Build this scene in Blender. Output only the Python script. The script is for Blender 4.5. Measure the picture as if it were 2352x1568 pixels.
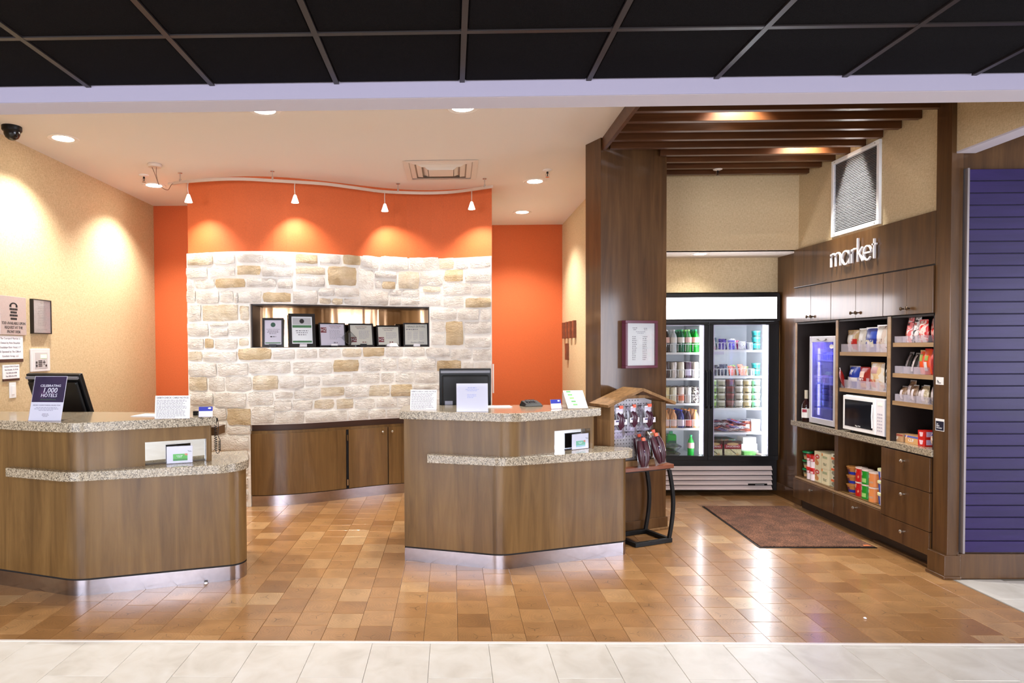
import bpy, bmesh, math, random
from mathutils import Vector, Matrix
R = math.radians
rnd = random.Random(7)
scn = bpy.context.scene
COL = scn.collection
for o in list(bpy.data.objects):
    bpy.data.objects.remove(o, do_unlink=True)

# ------------------------------------------------------------------ camera
F_PX, W_PX, H_PX = 1500.0, 2352, 1568
YAW, PITCH, ROLL, CX, CY, EYE = 0.0205999, 0.0229968, -0.0052574, 1006.49, 830.76, 1.53
cam = bpy.data.cameras.new('camera')
cam.sensor_fit = 'HORIZONTAL'; cam.sensor_width = 36.0
cam.lens = F_PX / W_PX * 36.0
cam.shift_x = (W_PX / 2 - CX) / W_PX
cam.shift_y = (CY - H_PX / 2) / W_PX
cam.clip_start = 0.05; cam.clip_end = 60
camo = bpy.data.objects.new('camera', cam); COL.objects.link(camo)
fw = Vector((-math.sin(YAW), math.cos(YAW), 0)); rt = Vector((math.cos(YAW), math.sin(YAW), 0)); up = Vector((0, 0, 1))
fw2 = fw * math.cos(PITCH) - up * math.sin(PITCH); up2 = up * math.cos(PITCH) + fw * math.sin(PITCH)
rt3 = rt * math.cos(ROLL) + up2 * math.sin(ROLL); up3 = up2 * math.cos(ROLL) - rt * math.sin(ROLL)
m = Matrix((rt3, up3, -fw2)).transposed().to_4x4(); m.translation = (0, 0, EYE)
camo.matrix_world = m
scn.camera = camo

# ------------------------------------------------------------------ world, exposure, large lights
w = bpy.data.worlds.new('world'); scn.world = w; w.use_nodes = True
bg = w.node_tree.nodes['Background']; bg.inputs[0].default_value = (0.75, 0.83, 1.0, 1); bg.inputs[1].default_value = 0.4
vs = scn.view_settings
vs.view_transform = 'Standard'; vs.look = 'None'; vs.gamma = 1.0; vs.use_curve_mapping = False
vs.exposure = 0.7
scn.cycles.max_bounces = 8; scn.cycles.diffuse_bounces = 4; scn.cycles.glossy_bounces = 4
scn.cycles.transparent_max_bounces = 12; scn.cycles.transmission_bounces = 4
scn.cycles.caustics_reflective = False; scn.cycles.caustics_refractive = False
scn.cycles.sample_clamp_indirect = 6.0

def area(name, loc, rot, sx, sy, power, col):
    l = bpy.data.lights.new(name, 'AREA'); l.shape = 'RECTANGLE'; l.size = sx; l.size_y = sy
    l.energy = power; l.color = col
    o = bpy.data.objects.new(name, l); COL.objects.link(o); o.location = loc; o.rotation_euler = rot
    return o
DAY = (0.84, 0.87, 1.0); WARM = (1.0, 0.97, 0.91); NEUT = (1.0, 0.93, 0.84)
# daylight through the lobby windows (window_1 to window_3 stand right in front of these)
area('daylight_right', (8.62, 0.6, 1.45), (0, R(90), 0), 2.2, 6.0, 380, DAY)
area('daylight_rear', (.6, -5.12, 1.45), (R(90), 0, 0), 4.0, 2.2, 340, DAY)
area('daylight_left', (-5.0, -5.12, 1.45), (R(90), 0, 0), 4.0, 2.2, 380, DAY)
# added lobby ceiling lights, out of view behind the camera, brightening the tile floor
for k, (tx, ty) in enumerate([(-4.2, 1.0), (-1.4, -0.4), (1.4, 0.6), (4.6, 1.2), (0.0, -2.6)]):
    area('added_light', (tx, ty, 2.775), (0, 0, 0), 1.15, 0.55, 24, NEUT)

# ------------------------------------------------------------------ helpers
def lin(c):
    return tuple(((v / 255) / 12.92 if v / 255 <= 0.04045 else ((v / 255 + 0.055) / 1.055) ** 2.4) for v in c) + (1.0,)

class MB:
    def __init__(s): s.v = []; s.f = []; s.uv = None
    def add(s, vs, fs):
        b = len(s.v); s.v += [tuple(p) for p in vs]; s.f += [tuple(i + b for i in f) for f in fs]; return s
    def box(s, x0, x1, y0, y1, z0, z1):
        return s.add([(x0,y0,z0),(x1,y0,z0),(x1,y1,z0),(x0,y1,z0),(x0,y0,z1),(x1,y0,z1),(x1,y1,z1),(x0,y1,z1)],
                     [(0,3,2,1),(4,5,6,7),(0,1,5,4),(1,2,6,5),(2,3,7,6),(3,0,4,7)])
    def prism(s, poly, z0, z1):
        n = len(poly); v = [(p[0], p[1], z0) for p in poly] + [(p[0], p[1], z1) for p in poly]
        return s.add(v, [tuple(range(n - 1, -1, -1)), tuple(range(n, 2 * n))] + [(i, (i + 1) % n, n + (i + 1) % n, n + i) for i in range(n)])
    def strip(s, pts, off, z0, z1):
        """a wall of thickness along an open plan line: pts front, off = back offset vectors"""
        n = len(pts); q = [(p[0] + d[0], p[1] + d[1]) for p, d in zip(pts, off)]
        return s.prism(list(pts) + q[::-1], z0, z1) if n < 3 else s._strip(pts, q, z0, z1)
    def _strip(s, a, b, z0, z1):
        n = len(a); v = []
        for p, q in zip(a, b): v += [(p[0],p[1],z0),(p[0],p[1],z1),(q[0],q[1],z1),(q[0],q[1],z0)]
        f = []
        for i in range(n - 1):
            for k in range(4): f.append((4*i+k, 4*i+4+k, 4*i+4+(k+1)%4, 4*i+(k+1)%4))
        f += [(0,1,2,3), (4*n-4, 4*n-1, 4*n-2, 4*n-3)]
        return s.add(v, f)
    def tube(s, pts, r, n=8, closed=False, caps=True):
        pts = [Vector(p) for p in pts]; N = len(pts); v = []; f = []
        rs = r if isinstance(r, (list, tuple)) else [r] * N
        ref = None
        for i, p in enumerate(pts):
            t = (pts[(i+1) % N] - pts[i-1]) if closed else (pts[min(i+1, N-1)] - pts[max(i-1, 0)])
            t.normalize()
            if ref is None: ref = Vector((0,0,1)) if abs(t.z) < .9 else Vector((1,0,0))
            a = (ref - t * ref.dot(t))
            if a.length < 1e-6: a = Vector((1,0,0)) - t * t.x
            a.normalize(); ref = a; b = t.cross(a)
            for k in range(n):
                ang = 2 * math.pi * k / n
                v.append(p + (a * math.cos(ang) + b * math.sin(ang)) * rs[i])
        M = N if closed else N - 1
        for i in range(M):
            for k in range(n):
                j = (i + 1) % N
                f.append((i*n+k, i*n+(k+1)%n, j*n+(k+1)%n, j*n+k))
        if not closed and caps: f += [tuple(range(n-1,-1,-1)), tuple(range((N-1)*n, N*n))]
        return s.add(v, f)
    def lathe(s, prof, n=20, c=(0,0,0), axis='z', a0=0, a1=360):
        v = []; f = []; full = abs(a1 - a0) >= 360; m = n if full else n + 1
        for (r, h) in prof:
            for k in range(m):
                a = R(a0 + (a1 - a0) * k / n); x, y = r * math.cos(a), r * math.sin(a)
                p = (x, y, h) if axis == 'z' else (x, -h, y) if axis == 'y' else (h, x, y)
                v.append((p[0]+c[0], p[1]+c[1], p[2]+c[2]))
        for i in range(len(prof) - 1):
            for k in range(n):
                j = (k + 1) % m
                f.append((i*m+k, i*m+j, (i+1)*m+j, (i+1)*m+k))
        if full:
            if prof[0][0] > 1e-5: f.append(tuple(range(m-1, -1, -1)))
            if prof[-1][0] > 1e-5: f.append(tuple(range((len(prof)-1)*m, len(prof)*m)))
        return s.add(v, f)
    def disc(s, c, rx, ry, n=20, axis='y'):
        v = []
        for k in range(n):
            a = 2 * math.pi * k / n; x, y = rx * math.cos(a), ry * math.sin(a)
            v.append((c[0]+x, c[1], c[2]+y) if axis == 'y' else (c[0]+x, c[1]+y, c[2]))
        return s.add(v, [tuple(range(n))])
    def mesh(s, name, mats, smooth=False, weld=False):
        me = bpy.data.meshes.new(name); me.from_pydata(s.v, [], s.f)
        bm = bmesh.new(); bm.from_mesh(me)
        if weld: bmesh.ops.remove_doubles(bm, verts=bm.verts, dist=1e-5)
        bmesh.ops.recalc_face_normals(bm, faces=bm.faces)
        if smooth:
            for f in bm.faces: f.smooth = True
            for e in bm.edges:
                if len(e.link_faces) == 2 and e.calc_face_angle(0) > R(38): e.smooth = False
        bm.to_mesh(me); bm.free()
        if mats: me.materials.append(mats)
        return me
    def obj(s, name, mat, parent=None, smooth=False, bev=0, world=False, seg=2, weld=False):
        o = bpy.data.objects.new(name, s.mesh(name, mat, smooth, weld)); COL.objects.link(o)
        if parent is not None:
            o.parent = parent
            if world: o.location = -Vector(wloc(parent))
        if bev:
            b = o.modifiers.new('bevel', 'BEVEL'); b.width = bev; b.segments = seg; b.limit_method = 'ANGLE'; b.angle_limit = R(40)
        return o

def wloc(o):
    p = Vector((0, 0, 0))
    while o is not None: p += Vector(o.location); o = o.parent
    return p
def tag(o, label, cat, group=None, kind=None):
    o['label'] = label; o['category'] = cat
    if group: o['group'] = group
    if kind: o['kind'] = kind
    return o
def thing(name, label, cat, loc=(0,0,0), rz=0.0, group=None, rx=0.0):
    o = bpy.data.objects.new(name, None); COL.objects.link(o); o.empty_display_size = .05
    o.location = loc; o.rotation_euler = (rx, 0, rz)
    return tag(o, label, cat, group)
def struct(o): o['kind'] = 'structure'; return o
def B(*a): return MB().box(*a)
def dup(root, loc=None, rz=None, label=None, group=None, recol=None):
    def cp(o, par):
        c = o.copy(); COL.objects.link(c)
        if par is not None: c.parent = par
        for ch in list(o.children): cp(ch, c)
        return c
    r = cp(root, None)
    if loc is not None: r.location = loc
    if rz is not None: r.rotation_euler.z = rz
    if label: r['label'] = label
    if group: r['group'] = group
    if recol:
        for ch in r.children:
            k = ch.name.split('.')[0]
            if k in recol:
                for s in ch.material_slots: s.link = 'OBJECT'; s.material = recol[k]
    return r
def text(body, size, parent, loc, mat, name='lettering', rot=(math.pi/2,0,0), ext=.0006, sx=1.0, align='CENTER', shear=0):
    c = bpy.data.curves.new(name, 'FONT'); c.body = body; c.size = size; c.extrude = ext; c.align_x = align; c.align_y = 'CENTER'
    c.resolution_u = 2; c.shear = shear
    o = bpy.data.objects.new(name, c); COL.objects.link(o); o.location = loc; o.rotation_euler = rot; o.scale = (sx, 1, 1)
    c.materials.append(mat)
    bpy.context.view_layer.update()
    me = bpy.data.meshes.new_from_object(o.evaluated_get(bpy.context.evaluated_depsgraph_get()))
    bpy.data.objects.remove(o, do_unlink=True); bpy.data.curves.remove(c)
    me.materials.clear(); me.materials.append(mat)
    o = bpy.data.objects.new(name, me); COL.objects.link(o); o.location = loc; o.rotation_euler = rot; o.scale = (sx, 1, 1)
    o.parent = parent
    return o
def fillet(pts, n=8):
    """plan polygon; a vertex given as (x, y, r) is rounded with radius r"""
    out = []; N = len(pts)
    for i, p in enumerate(pts):
        if len(p) < 3 or p[2] <= 0: out.append((p[0], p[1])); continue
        P = Vector(p[:2]); A = (Vector(pts[i-1][:2]) - P).normalized(); Bv = (Vector(pts[(i+1) % N][:2]) - P).normalized()
        ang = A.angle(Bv); d = p[2] / math.tan(ang / 2); c = P + (A + Bv).normalized() * (p[2] / math.sin(ang / 2))
        s0 = P + A * d - c; s1 = P + Bv * d - c
        a0 = math.atan2(s0.y, s0.x); a1 = math.atan2(s1.y, s1.x); da = (a1 - a0 + math.pi) % (2*math.pi) - math.pi
        for k in range(n + 1):
            a = a0 + da * k / n; out.append((c.x + p[2]*math.cos(a), c.y + p[2]*math.sin(a)))
    return out
def cut(o, mb):
    """carve the boxes of mb out of o, once, into its mesh"""
    c = bpy.data.objects.new('cutter', mb.mesh('cutter', None)); COL.objects.link(c)
    c.location = wloc(o)
    c.location = (0, 0, 0)
    md = o.modifiers.new('cut', 'BOOLEAN'); md.object = c; md.operation = 'DIFFERENCE'; md.solver = 'EXACT'
    par, loc = o.parent, o.location.copy()
    o.parent = None; o.location = (0, 0, 0)
    bpy.context.view_layer.update()
    me = bpy.data.meshes.new_from_object(o.evaluated_get(bpy.context.evaluated_depsgraph_get()))
    o.modifiers.remove(md); o.data = me; o.parent = par; o.location = loc
    bpy.data.objects.remove(c, do_unlink=True)

# ------------------------------------------------------------------ materials
MATS = {}
def nodes(name):
    mt = bpy.data.materials.new(name); mt.use_nodes = True
    nt = mt.node_tree; b = nt.nodes['Principled BSDF']
    return mt, nt, b
def mat(name, col, rough=.5, metal=0.0, spec=.5, coat=0.0, emit=None, es=0.0, noise=0.0, nscale=60.0, bump=0.0, bscale=200.0, alpha=None):
    if name in MATS: return MATS[name]
    mt, nt, b = nodes(name)
    b.inputs['Base Color'].default_value = lin(col); b.inputs['Roughness'].default_value = rough
    b.inputs['Metallic'].default_value = metal; b.inputs['Specular IOR Level'].default_value = spec
    b.inputs['Coat Weight'].default_value = coat; b.inputs['Coat Roughness'].default_value = .12
    if emit: b.inputs['Emission Color'].default_value = lin(emit); b.inputs['Emission Strength'].default_value = es
    if noise or bump:
        tc = nt.nodes.new('ShaderNodeTexCoord')
    if noise:
        n = nt.nodes.new('ShaderNodeTexNoise'); n.inputs['Scale'].default_value = nscale; n.inputs['Detail'].default_value = 4
        nt.links.new(tc.outputs['Object'], n.inputs['Vector'])
        r = nt.nodes.new('ShaderNodeValToRGB'); c = lin(col)
        r.color_ramp.elements[0].position = .3; r.color_ramp.elements[1].position = .7
        r.color_ramp.elements[0].color = tuple(v * (1 - noise) for v in c[:3]) + (1,)
        r.color_ramp.elements[1].color = tuple(min(1, v * (1 + noise)) for v in c[:3]) + (1,)
        nt.links.new(n.outputs['Fac'], r.inputs['Fac']); nt.links.new(r.outputs['Color'], b.inputs['Base Color'])
    if bump:
        n = nt.nodes.new('ShaderNodeTexNoise'); n.inputs['Scale'].default_value = bscale; n.inputs['Detail'].default_value = 5
        nt.links.new(tc.outputs['Object'], n.inputs['Vector'])
        bp = nt.nodes.new('ShaderNodeBump'); bp.inputs['Strength'].default_value = bump; bp.inputs['Distance'].default_value = .01
        nt.links.new(n.outputs['Fac'], bp.inputs['Height']); nt.links.new(bp.outputs['Normal'], b.inputs['Normal'])
    MATS[name] = mt
    return mt
def ramp(nt, stops):
    r = nt.nodes.new('ShaderNodeValToRGB'); e = r.color_ramp.elements
    while len(e) > 1: e.remove(e[-1])
    e[0].position = stops[0][0]; e[0].color = lin(stops[0][1])
    for p, c in stops[1:]:
        k = e.new(p); k.color = lin(c)
    return r
def wood(name, c0, c1, c2, rough=.3, scale=(14, 14, 1.1), coat=.25):
    mt, nt, b = nodes(name)
    tc = nt.nodes.new('ShaderNodeTexCoord'); mp = nt.nodes.new('ShaderNodeMapping'); mp.inputs['Scale'].default_value = scale
    nt.links.new(tc.outputs['Object'], mp.inputs['Vector'])
    n = nt.nodes.new('ShaderNodeTexNoise'); n.inputs['Scale'].default_value = 1.0; n.inputs['Detail'].default_value = 6; n.inputs['Roughness'].default_value = .62
    n.inputs['Distortion'].default_value = .6
    nt.links.new(mp.outputs['Vector'], n.inputs['Vector'])
    r = ramp(nt, [(.25, c0), (.5, c1), (.75, c2)])
    nt.links.new(n.outputs['Fac'], r.inputs['Fac'])
    n2 = nt.nodes.new('ShaderNodeTexNoise'); n2.inputs['Scale'].default_value = 1.3; n2.inputs['Detail'].default_value = 2
    nt.links.new(tc.outputs['Object'], n2.inputs['Vector'])
    mx = nt.nodes.new('ShaderNodeMix'); mx.data_type = 'RGBA'; mx.blend_type = 'MULTIPLY'; mx.inputs[0].default_value = .35
    nt.links.new(r.outputs['Color'], mx.inputs[6]); nt.links.new(n2.outputs['Fac'], mx.inputs[7])
    nt.links.new(mx.outputs[2], b.inputs['Base Color'])
    b.inputs['Roughness'].default_value = rough; b.inputs['Coat Weight'].default_value = coat; b.inputs['Coat Roughness'].default_value = .12
    b.inputs['Specular IOR Level'].default_value = .25
    MATS[name] = mt; return mt
def glassy(name, col=(255,255,255), rough=.02, base=.06, tint=1.0):
    """thin clear sheet: transparent with a Fresnel reflection"""
    mt, nt, b = nodes(name); nt.nodes.remove(b)
    out = nt.nodes['Material Output']; t = nt.nodes.new('ShaderNodeBsdfTransparent'); t.inputs[0].default_value = lin(col)
    g = nt.nodes.new('ShaderNodeBsdfGlossy'); g.inputs['Roughness'].default_value = rough
    fr = nt.nodes.new('ShaderNodeLayerWeight'); fr.inputs['Blend'].default_value = .25
    ad = nt.nodes.new('ShaderNodeMath'); ad.operation = 'MULTIPLY_ADD'; ad.inputs[1].default_value = .6; ad.inputs[2].default_value = base
    ad.use_clamp = True
    nt.links.new(fr.outputs['Fresnel'], ad.inputs[0])
    mx = nt.nodes.new('ShaderNodeMixShader'); nt.links.new(ad.outputs[0], mx.inputs[0])
    nt.links.new(t.outputs[0], mx.inputs[1]); nt.links.new(g.outputs[0], mx.inputs[2]); nt.links.new(mx.outputs[0], out.inputs['Surface'])
    MATS[name] = mt; return mt
def emis(name, col, s):
    mt, nt, b = nodes(name); b.inputs['Base Color'].default_value = (.8,.8,.8,1)
    b.inputs['Emission Color'].default_value = lin(col); b.inputs['Emission Strength'].default_value = s
    MATS[name] = mt; return mt

WOOD = wood('stained_maple', (86,60,30), (115,85,47), (135,103,60), rough=.45, coat=.35)
WOODD = wood('stained_maple_dark', (64,39,17), (88,58,29), (106,74,41), rough=.45, coat=.65)
WOODSL = wood('slat_wood', (74,42,20), (92,54,28), (108,66,34), rough=.4, scale=(1.2, 14, 14))
CEDAR = wood('cedar_board', (98,70,43), (134,100,64), (162,124,84), rough=.6, scale=(22, 22, 2.2), coat=0)
REDW = wood('reddish_table_wood', (98,50,32), (126,70,46), (146,86,58), rough=.3, scale=(2, 16, 16))
BAYSHADE = mat('bay_shade', (34,22,18), .6)  # near-black panels: the shade of the deep shelf bays is in the colour
DARKGAP = mat('dark_gap', (18,12,10), .8)
CEIL = mat('ceiling_paint', (232,226,220), .9, bump=.15, bscale=260)
BEAMW = mat('beam_paint', (192,186,196), .9, bump=.1, bscale=260)
BLKTILE = mat('black_ceiling_tile', (11,8,9), .9, spec=.08, noise=.5, nscale=160, bump=.6, bscale=330)
GRID = mat('ceiling_grid', (40,34,33), .4, .2)
ORANGE = mat('orange_paint', (196,92,42), .75, noise=.07, nscale=90, bump=.06, bscale=300)
STEEL = mat('brushed_steel', (176,170,176), .2, 1.0, noise=.06, nscale=30)
CHROME = mat('chrome', (215,215,218), .14, 1.0)
NICKEL = mat('satin_nickel', (200,196,190), .3, 1.0)
BLACK = mat('black_plastic', (7,7,9), .42, spec=.3)
BLACKG = mat('black_gloss', (8,8,10), .18)
BLACKM = mat('black_metal', (9,8,8), .5, spec=.3)
WHITE = mat('white_plastic', (236,236,236), .45)
WHITEM = mat('white_enamel', (240,240,240), .35)
PAPER = mat('paper', (240,238,240), .8)
PRINT = mat('grey_print', (120,112,122), .8)
PRINTL = mat('pale_print', (178,172,184), .8)
INK = mat('black_ink', (26,20,20), .7)
def ripple(m_, sc, st):
    nt = m_.node_tree; b = nt.nodes['Principled BSDF']; tc = nt.nodes.new('ShaderNodeTexCoord'); mp = nt.nodes.new('ShaderNodeMapping'); mp.inputs['Scale'].default_value = sc
    n = nt.nodes.new('ShaderNodeTexNoise'); n.inputs['Scale'].default_value = 1; n.inputs['Detail'].default_value = 2; bp = nt.nodes.new('ShaderNodeBump'); bp.inputs['Strength'].default_value = st; bp.inputs['Distance'].default_value = .03
    nt.links.new(tc.outputs['Object'], mp.inputs[0]); nt.links.new(mp.outputs[0], n.inputs['Vector']); nt.links.new(n.outputs['Fac'], bp.inputs['Height']); nt.links.new(bp.outputs[0], b.inputs['Normal'])
MIRROR = mat('mirror', (235,238,240), .03, 1.0)
COPPER = mat('copper_sheet', (222,176,134), .1, 1.0)
ripple(COPPER, (5, 5, .5), .35)
GLASS = glassy('clear_glass', (252,253,253), .02, .02)
ACRYL = glassy('clear_acrylic', (248,248,252), .08, .015)
POUCH = glassy('clear_pouch', (240,236,246), .3, .10)
def frosted(name, col, k):
    mt, nt, b = nodes(name); out = nt.nodes['Material Output']; t = nt.nodes.new('ShaderNodeBsdfTransparent')
    b.inputs['Base Color'].default_value = lin(col); b.inputs['Roughness'].default_value = .3
    mx = nt.nodes.new('ShaderNodeMixShader'); mx.inputs[0].default_value = k
    nt.links.new(t.outputs[0], mx.inputs[1]); nt.links.new(b.outputs[0], mx.inputs[2]); nt.links.new(mx.outputs[0], out.inputs['Surface'])
    MATS[name] = mt; return mt
TRAYM = frosted('frosted_tray', (214,206,218), .26)
def wallpaper():
    mt, nt, b = nodes('tan_wallpaper')
    tc = nt.nodes.new('ShaderNodeTexCoord'); mp = nt.nodes.new('ShaderNodeMapping'); mp.inputs['Scale'].default_value = (160, 160, 40)
    nt.links.new(tc.outputs['Object'], mp.inputs['Vector'])
    n = nt.nodes.new('ShaderNodeTexNoise'); n.inputs['Scale'].default_value = 1; n.inputs['Detail'].default_value = 3
    mp2 = nt.nodes.new('ShaderNodeMapping'); mp2.inputs['Scale'].default_value = (45, 45, 190)
    nt.links.new(tc.outputs['Object'], mp2.inputs['Vector'])
    n2 = nt.nodes.new('ShaderNodeTexNoise'); n2.inputs['Scale'].default_value = 1; n2.inputs['Detail'].default_value = 3
    nt.links.new(mp.outputs[0], n.inputs['Vector']); nt.links.new(mp2.outputs[0], n2.inputs['Vector'])
    ad = nt.nodes.new('ShaderNodeMath'); ad.operation = 'ADD'; nt.links.new(n.outputs['Fac'], ad.inputs[0]); nt.links.new(n2.outputs['Fac'], ad.inputs[1])
    hf = nt.nodes.new('ShaderNodeMath'); hf.operation = 'MULTIPLY'; hf.inputs[1].default_value = .5; nt.links.new(ad.outputs[0], hf.inputs[0])
    r = ramp(nt, [(.3, (178,154,116)), (.5, (200,177,138)), (.7, (216,195,158))]); nt.links.new(hf.outputs[0], r.inputs[0])
    nt.links.new(r.outputs[0], b.inputs['Base Color']); b.inputs['Roughness'].default_value = .75
    bp = nt.nodes.new('ShaderNodeBump'); bp.inputs['Strength'].default_value = .12; bp.inputs['Distance'].default_value = .004
    nt.links.new(hf.outputs[0], bp.inputs['Height']); nt.links.new(bp.outputs[0], b.inputs['Normal'])
    return mt
TAN = wallpaper()
def granite():
    mt, nt, b = nodes('speckled_granite')
    tc = nt.nodes.new('ShaderNodeTexCoord')
    v = nt.nodes.new('ShaderNodeTexVoronoi'); v.inputs['Scale'].default_value = 190
    nt.links.new(tc.outputs['Object'], v.inputs['Vector'])
    sp = nt.nodes.new('ShaderNodeSeparateColor'); nt.links.new(v.outputs['Color'], sp.inputs[0])
    r = ramp(nt, [(0, (84,76,66)), (.12, (116,105,90)), (.28, (146,134,115)), (.6, (168,155,134)), (.85, (184,172,152)), (1, (200,190,172))])
    r.color_ramp.interpolation = 'CONSTANT'
    nt.links.new(sp.outputs[0], r.inputs[0]); nt.links.new(r.outputs[0], b.inputs['Base Color'])
    b.inputs['Roughness'].default_value = .18; b.inputs['Coat Weight'].default_value = .2; b.inputs['Coat Roughness'].default_value = .05
    return mt
GRANITE = granite()
def stone_mat(name, c0, c1, c2):
    mt, nt, b = nodes(name)
    tc = nt.nodes.new('ShaderNodeTexCoord')
    n = nt.nodes.new('ShaderNodeTexNoise'); n.inputs['Scale'].default_value = 9; n.inputs['Detail'].default_value = 6
    nt.links.new(tc.outputs['Object'], n.inputs['Vector'])
    r = ramp(nt, [(.3, c0), (.5, c1), (.7, c2)]); nt.links.new(n.outputs['Fac'], r.inputs[0]); nt.links.new(r.outputs[0], b.inputs['Base Color'])
    b.inputs['Roughness'].default_value = .9
    mp = nt.nodes.new('ShaderNodeMapping'); mp.inputs['Rotation'].default_value = (0, .5, 0); mp.inputs['Scale'].default_value = (14, 14, 30)
    nt.links.new(tc.outputs['Object'], mp.inputs['Vector'])
    m2 = nt.nodes.new('ShaderNodeTexNoise'); m2.inputs['Scale'].default_value = 1.6; m2.inputs['Detail'].default_value = 8; m2.inputs['Roughness'].default_value = .6
    m2.inputs['Distortion'].default_value = 1.2
    nt.links.new(mp.outputs[0], m2.inputs['Vector'])
    bp = nt.nodes.new('ShaderNodeBump'); bp.inputs['Strength'].default_value = .9; bp.inputs['Distance'].default_value = .035
    nt.links.new(m2.outputs['Fac'], bp.inputs['Height']); nt.links.new(bp.outputs[0], b.inputs['Normal'])
    return mt
STONE = {'w': stone_mat('white_limestone', (212,203,192), (231,225,216), (240,236,230)),
         'l': stone_mat('cream_limestone', (206,188,158), (222,208,184), (232,222,206)),
         't': stone_mat('tan_limestone', (186,160,122), (206,184,148), (220,202,172))}
MORTAR = mat('white_mortar', (232,228,221), .95, bump=.6, bscale=45)
def endgrain():
    mt, nt, b = nodes('end_grain_wood')
    L = nt.links.new; N = nt.nodes.new
    oi = N('ShaderNodeObjectInfo'); ge = N('ShaderNodeNewGeometry')
    ad = N('ShaderNodeMath'); ad.operation = 'ADD'; L(oi.outputs['Random'], ad.inputs[0]); L(ge.outputs['Random Per Island'], ad.inputs[1])
    fr = N('ShaderNodeMath'); fr.operation = 'FRACT'; L(ad.outputs[0], fr.inputs[0])
    uv = N('ShaderNodeUVMap'); uv.uv_map = 'UVMap'
    # each block has its own pith position and ring count
    wn = N('ShaderNodeTexWhiteNoise'); wn.noise_dimensions = '1D'; L(fr.outputs[0], wn.inputs['W'])
    sv = N('ShaderNodeVectorMath'); sv.operation = 'SUBTRACT'; L(wn.outputs['Color'], sv.inputs[0]); sv.inputs[1].default_value = (.5,.5,.5)
    sc = N('ShaderNodeVectorMath'); sc.operation = 'SCALE'; sc.inputs['Scale'].default_value = .5; L(sv.outputs[0], sc.inputs[0])
    pv = N('ShaderNodeVectorMath'); pv.operation = 'ADD'; L(uv.outputs[0], pv.inputs[0]); L(sc.outputs[0], pv.inputs[1])
    ns = N('ShaderNodeTexNoise'); ns.noise_dimensions = '4D'; ns.inputs['Scale'].default_value = 2.2; ns.inputs['Detail'].default_value = 3
    L(uv.outputs[0], ns.inputs['Vector'])
    m10 = N('ShaderNodeMath'); m10.operation = 'MULTIPLY'; m10.inputs[1].default_value = 40; L(fr.outputs[0], m10.inputs[0]); L(m10.outputs[0], ns.inputs['W'])
    ln = N('ShaderNodeVectorMath'); ln.operation = 'LENGTH'; L(pv.outputs[0], ln.inputs[0])
    dm = N('ShaderNodeMath'); dm.operation = 'MULTIPLY_ADD'; dm.inputs[1].default_value = .45; L(ns.outputs['Fac'], dm.inputs[0]); L(ln.outputs['Value'], dm.inputs[2])
    sn = N('ShaderNodeMath'); sn.operation = 'MULTIPLY'; sn.inputs[1].default_value = 75; L(dm.outputs[0], sn.inputs[0])
    si = N('ShaderNodeMath'); si.operation = 'SINE'; L(sn.outputs[0], si.inputs[0])
    tone = ramp(nt, [(0, (140,98,58)), (.08, (154,110,67)), (.4, (166,121,76)), (.8, (175,131,85)), (.95, (185,145,101)), (1, (194,158,115))])
    L(fr.outputs[0], tone.inputs[0])
    rg = N('ShaderNodeMath'); rg.operation = 'MULTIPLY_ADD'; rg.inputs[1].default_value = .07; rg.inputs[2].default_value = .95; L(si.outputs[0], rg.inputs[0])
    # blotches
    bl = N('ShaderNodeTexNoise'); bl.noise_dimensions = '4D'; bl.inputs['Scale'].default_value = 1.5; bl.inputs['Detail'].default_value = 2
    L(uv.outputs[0], bl.inputs['Vector']); L(m10.outputs[0], bl.inputs['W'])
    bm_ = N('ShaderNodeMapRange'); bm_.inputs[1].default_value = .3; bm_.inputs[2].default_value = .7; bm_.inputs[3].default_value = .82; bm_.inputs[4].default_value = 1.1
    L(bl.outputs['Fac'], bm_.inputs[0])
    mu = N('ShaderNodeMath'); mu.operation = 'MULTIPLY'; L(rg.outputs[0], mu.inputs[0]); L(bm_.outputs[0], mu.inputs[1])
    # radial checks (star cracks) from the pith
    sx = N('ShaderNodeSeparateXYZ'); L(pv.outputs[0], sx.inputs[0])
    at = N('ShaderNodeMath'); at.operation = 'ARCTAN2'; L(sx.outputs[1], at.inputs[0]); L(sx.outputs[0], at.inputs[1])
    aa = N('ShaderNodeMath'); aa.operation = 'MULTIPLY_ADD'; aa.inputs[1].default_value = 1.5; L(at.outputs[0], aa.inputs[0]); L(m10.outputs[0], aa.inputs[2])
    a2 = N('ShaderNodeMath'); a2.operation = 'SINE'; L(aa.outputs[0], a2.inputs[0])
    a3 = N('ShaderNodeMath'); a3.operation = 'ABSOLUTE'; L(a2.outputs[0], a3.inputs[0])
    a4 = N('ShaderNodeMath'); a4.operation = 'MULTIPLY'; L(a3.outputs[0], a4.inputs[0]); L(ln.outputs['Value'], a4.inputs[1])
    jit = N('ShaderNodeMath'); jit.operation = 'MULTIPLY_ADD'; jit.inputs[1].default_value = -.03; L(ns.outputs['Fac'], jit.inputs[0]); L(a4.outputs[0], jit.inputs[2])
    c1 = N('ShaderNodeMapRange'); c1.inputs[1].default_value = -.008; c1.inputs[2].default_value = .016; L(jit.outputs[0], c1.inputs[0])
    c2 = N('ShaderNodeMapRange'); c2.inputs[1].default_value = .12; c2.inputs[2].default_value = .24; L(dm.outputs[0], c2.inputs[0])
    c2.inputs[1].default_value = .36; c2.inputs[2].default_value = .46
    ck = N('ShaderNodeMath'); ck.operation = 'MAXIMUM'; L(c1.outputs[0], ck.inputs[0]); L(c2.outputs[0], ck.inputs[1])
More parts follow.
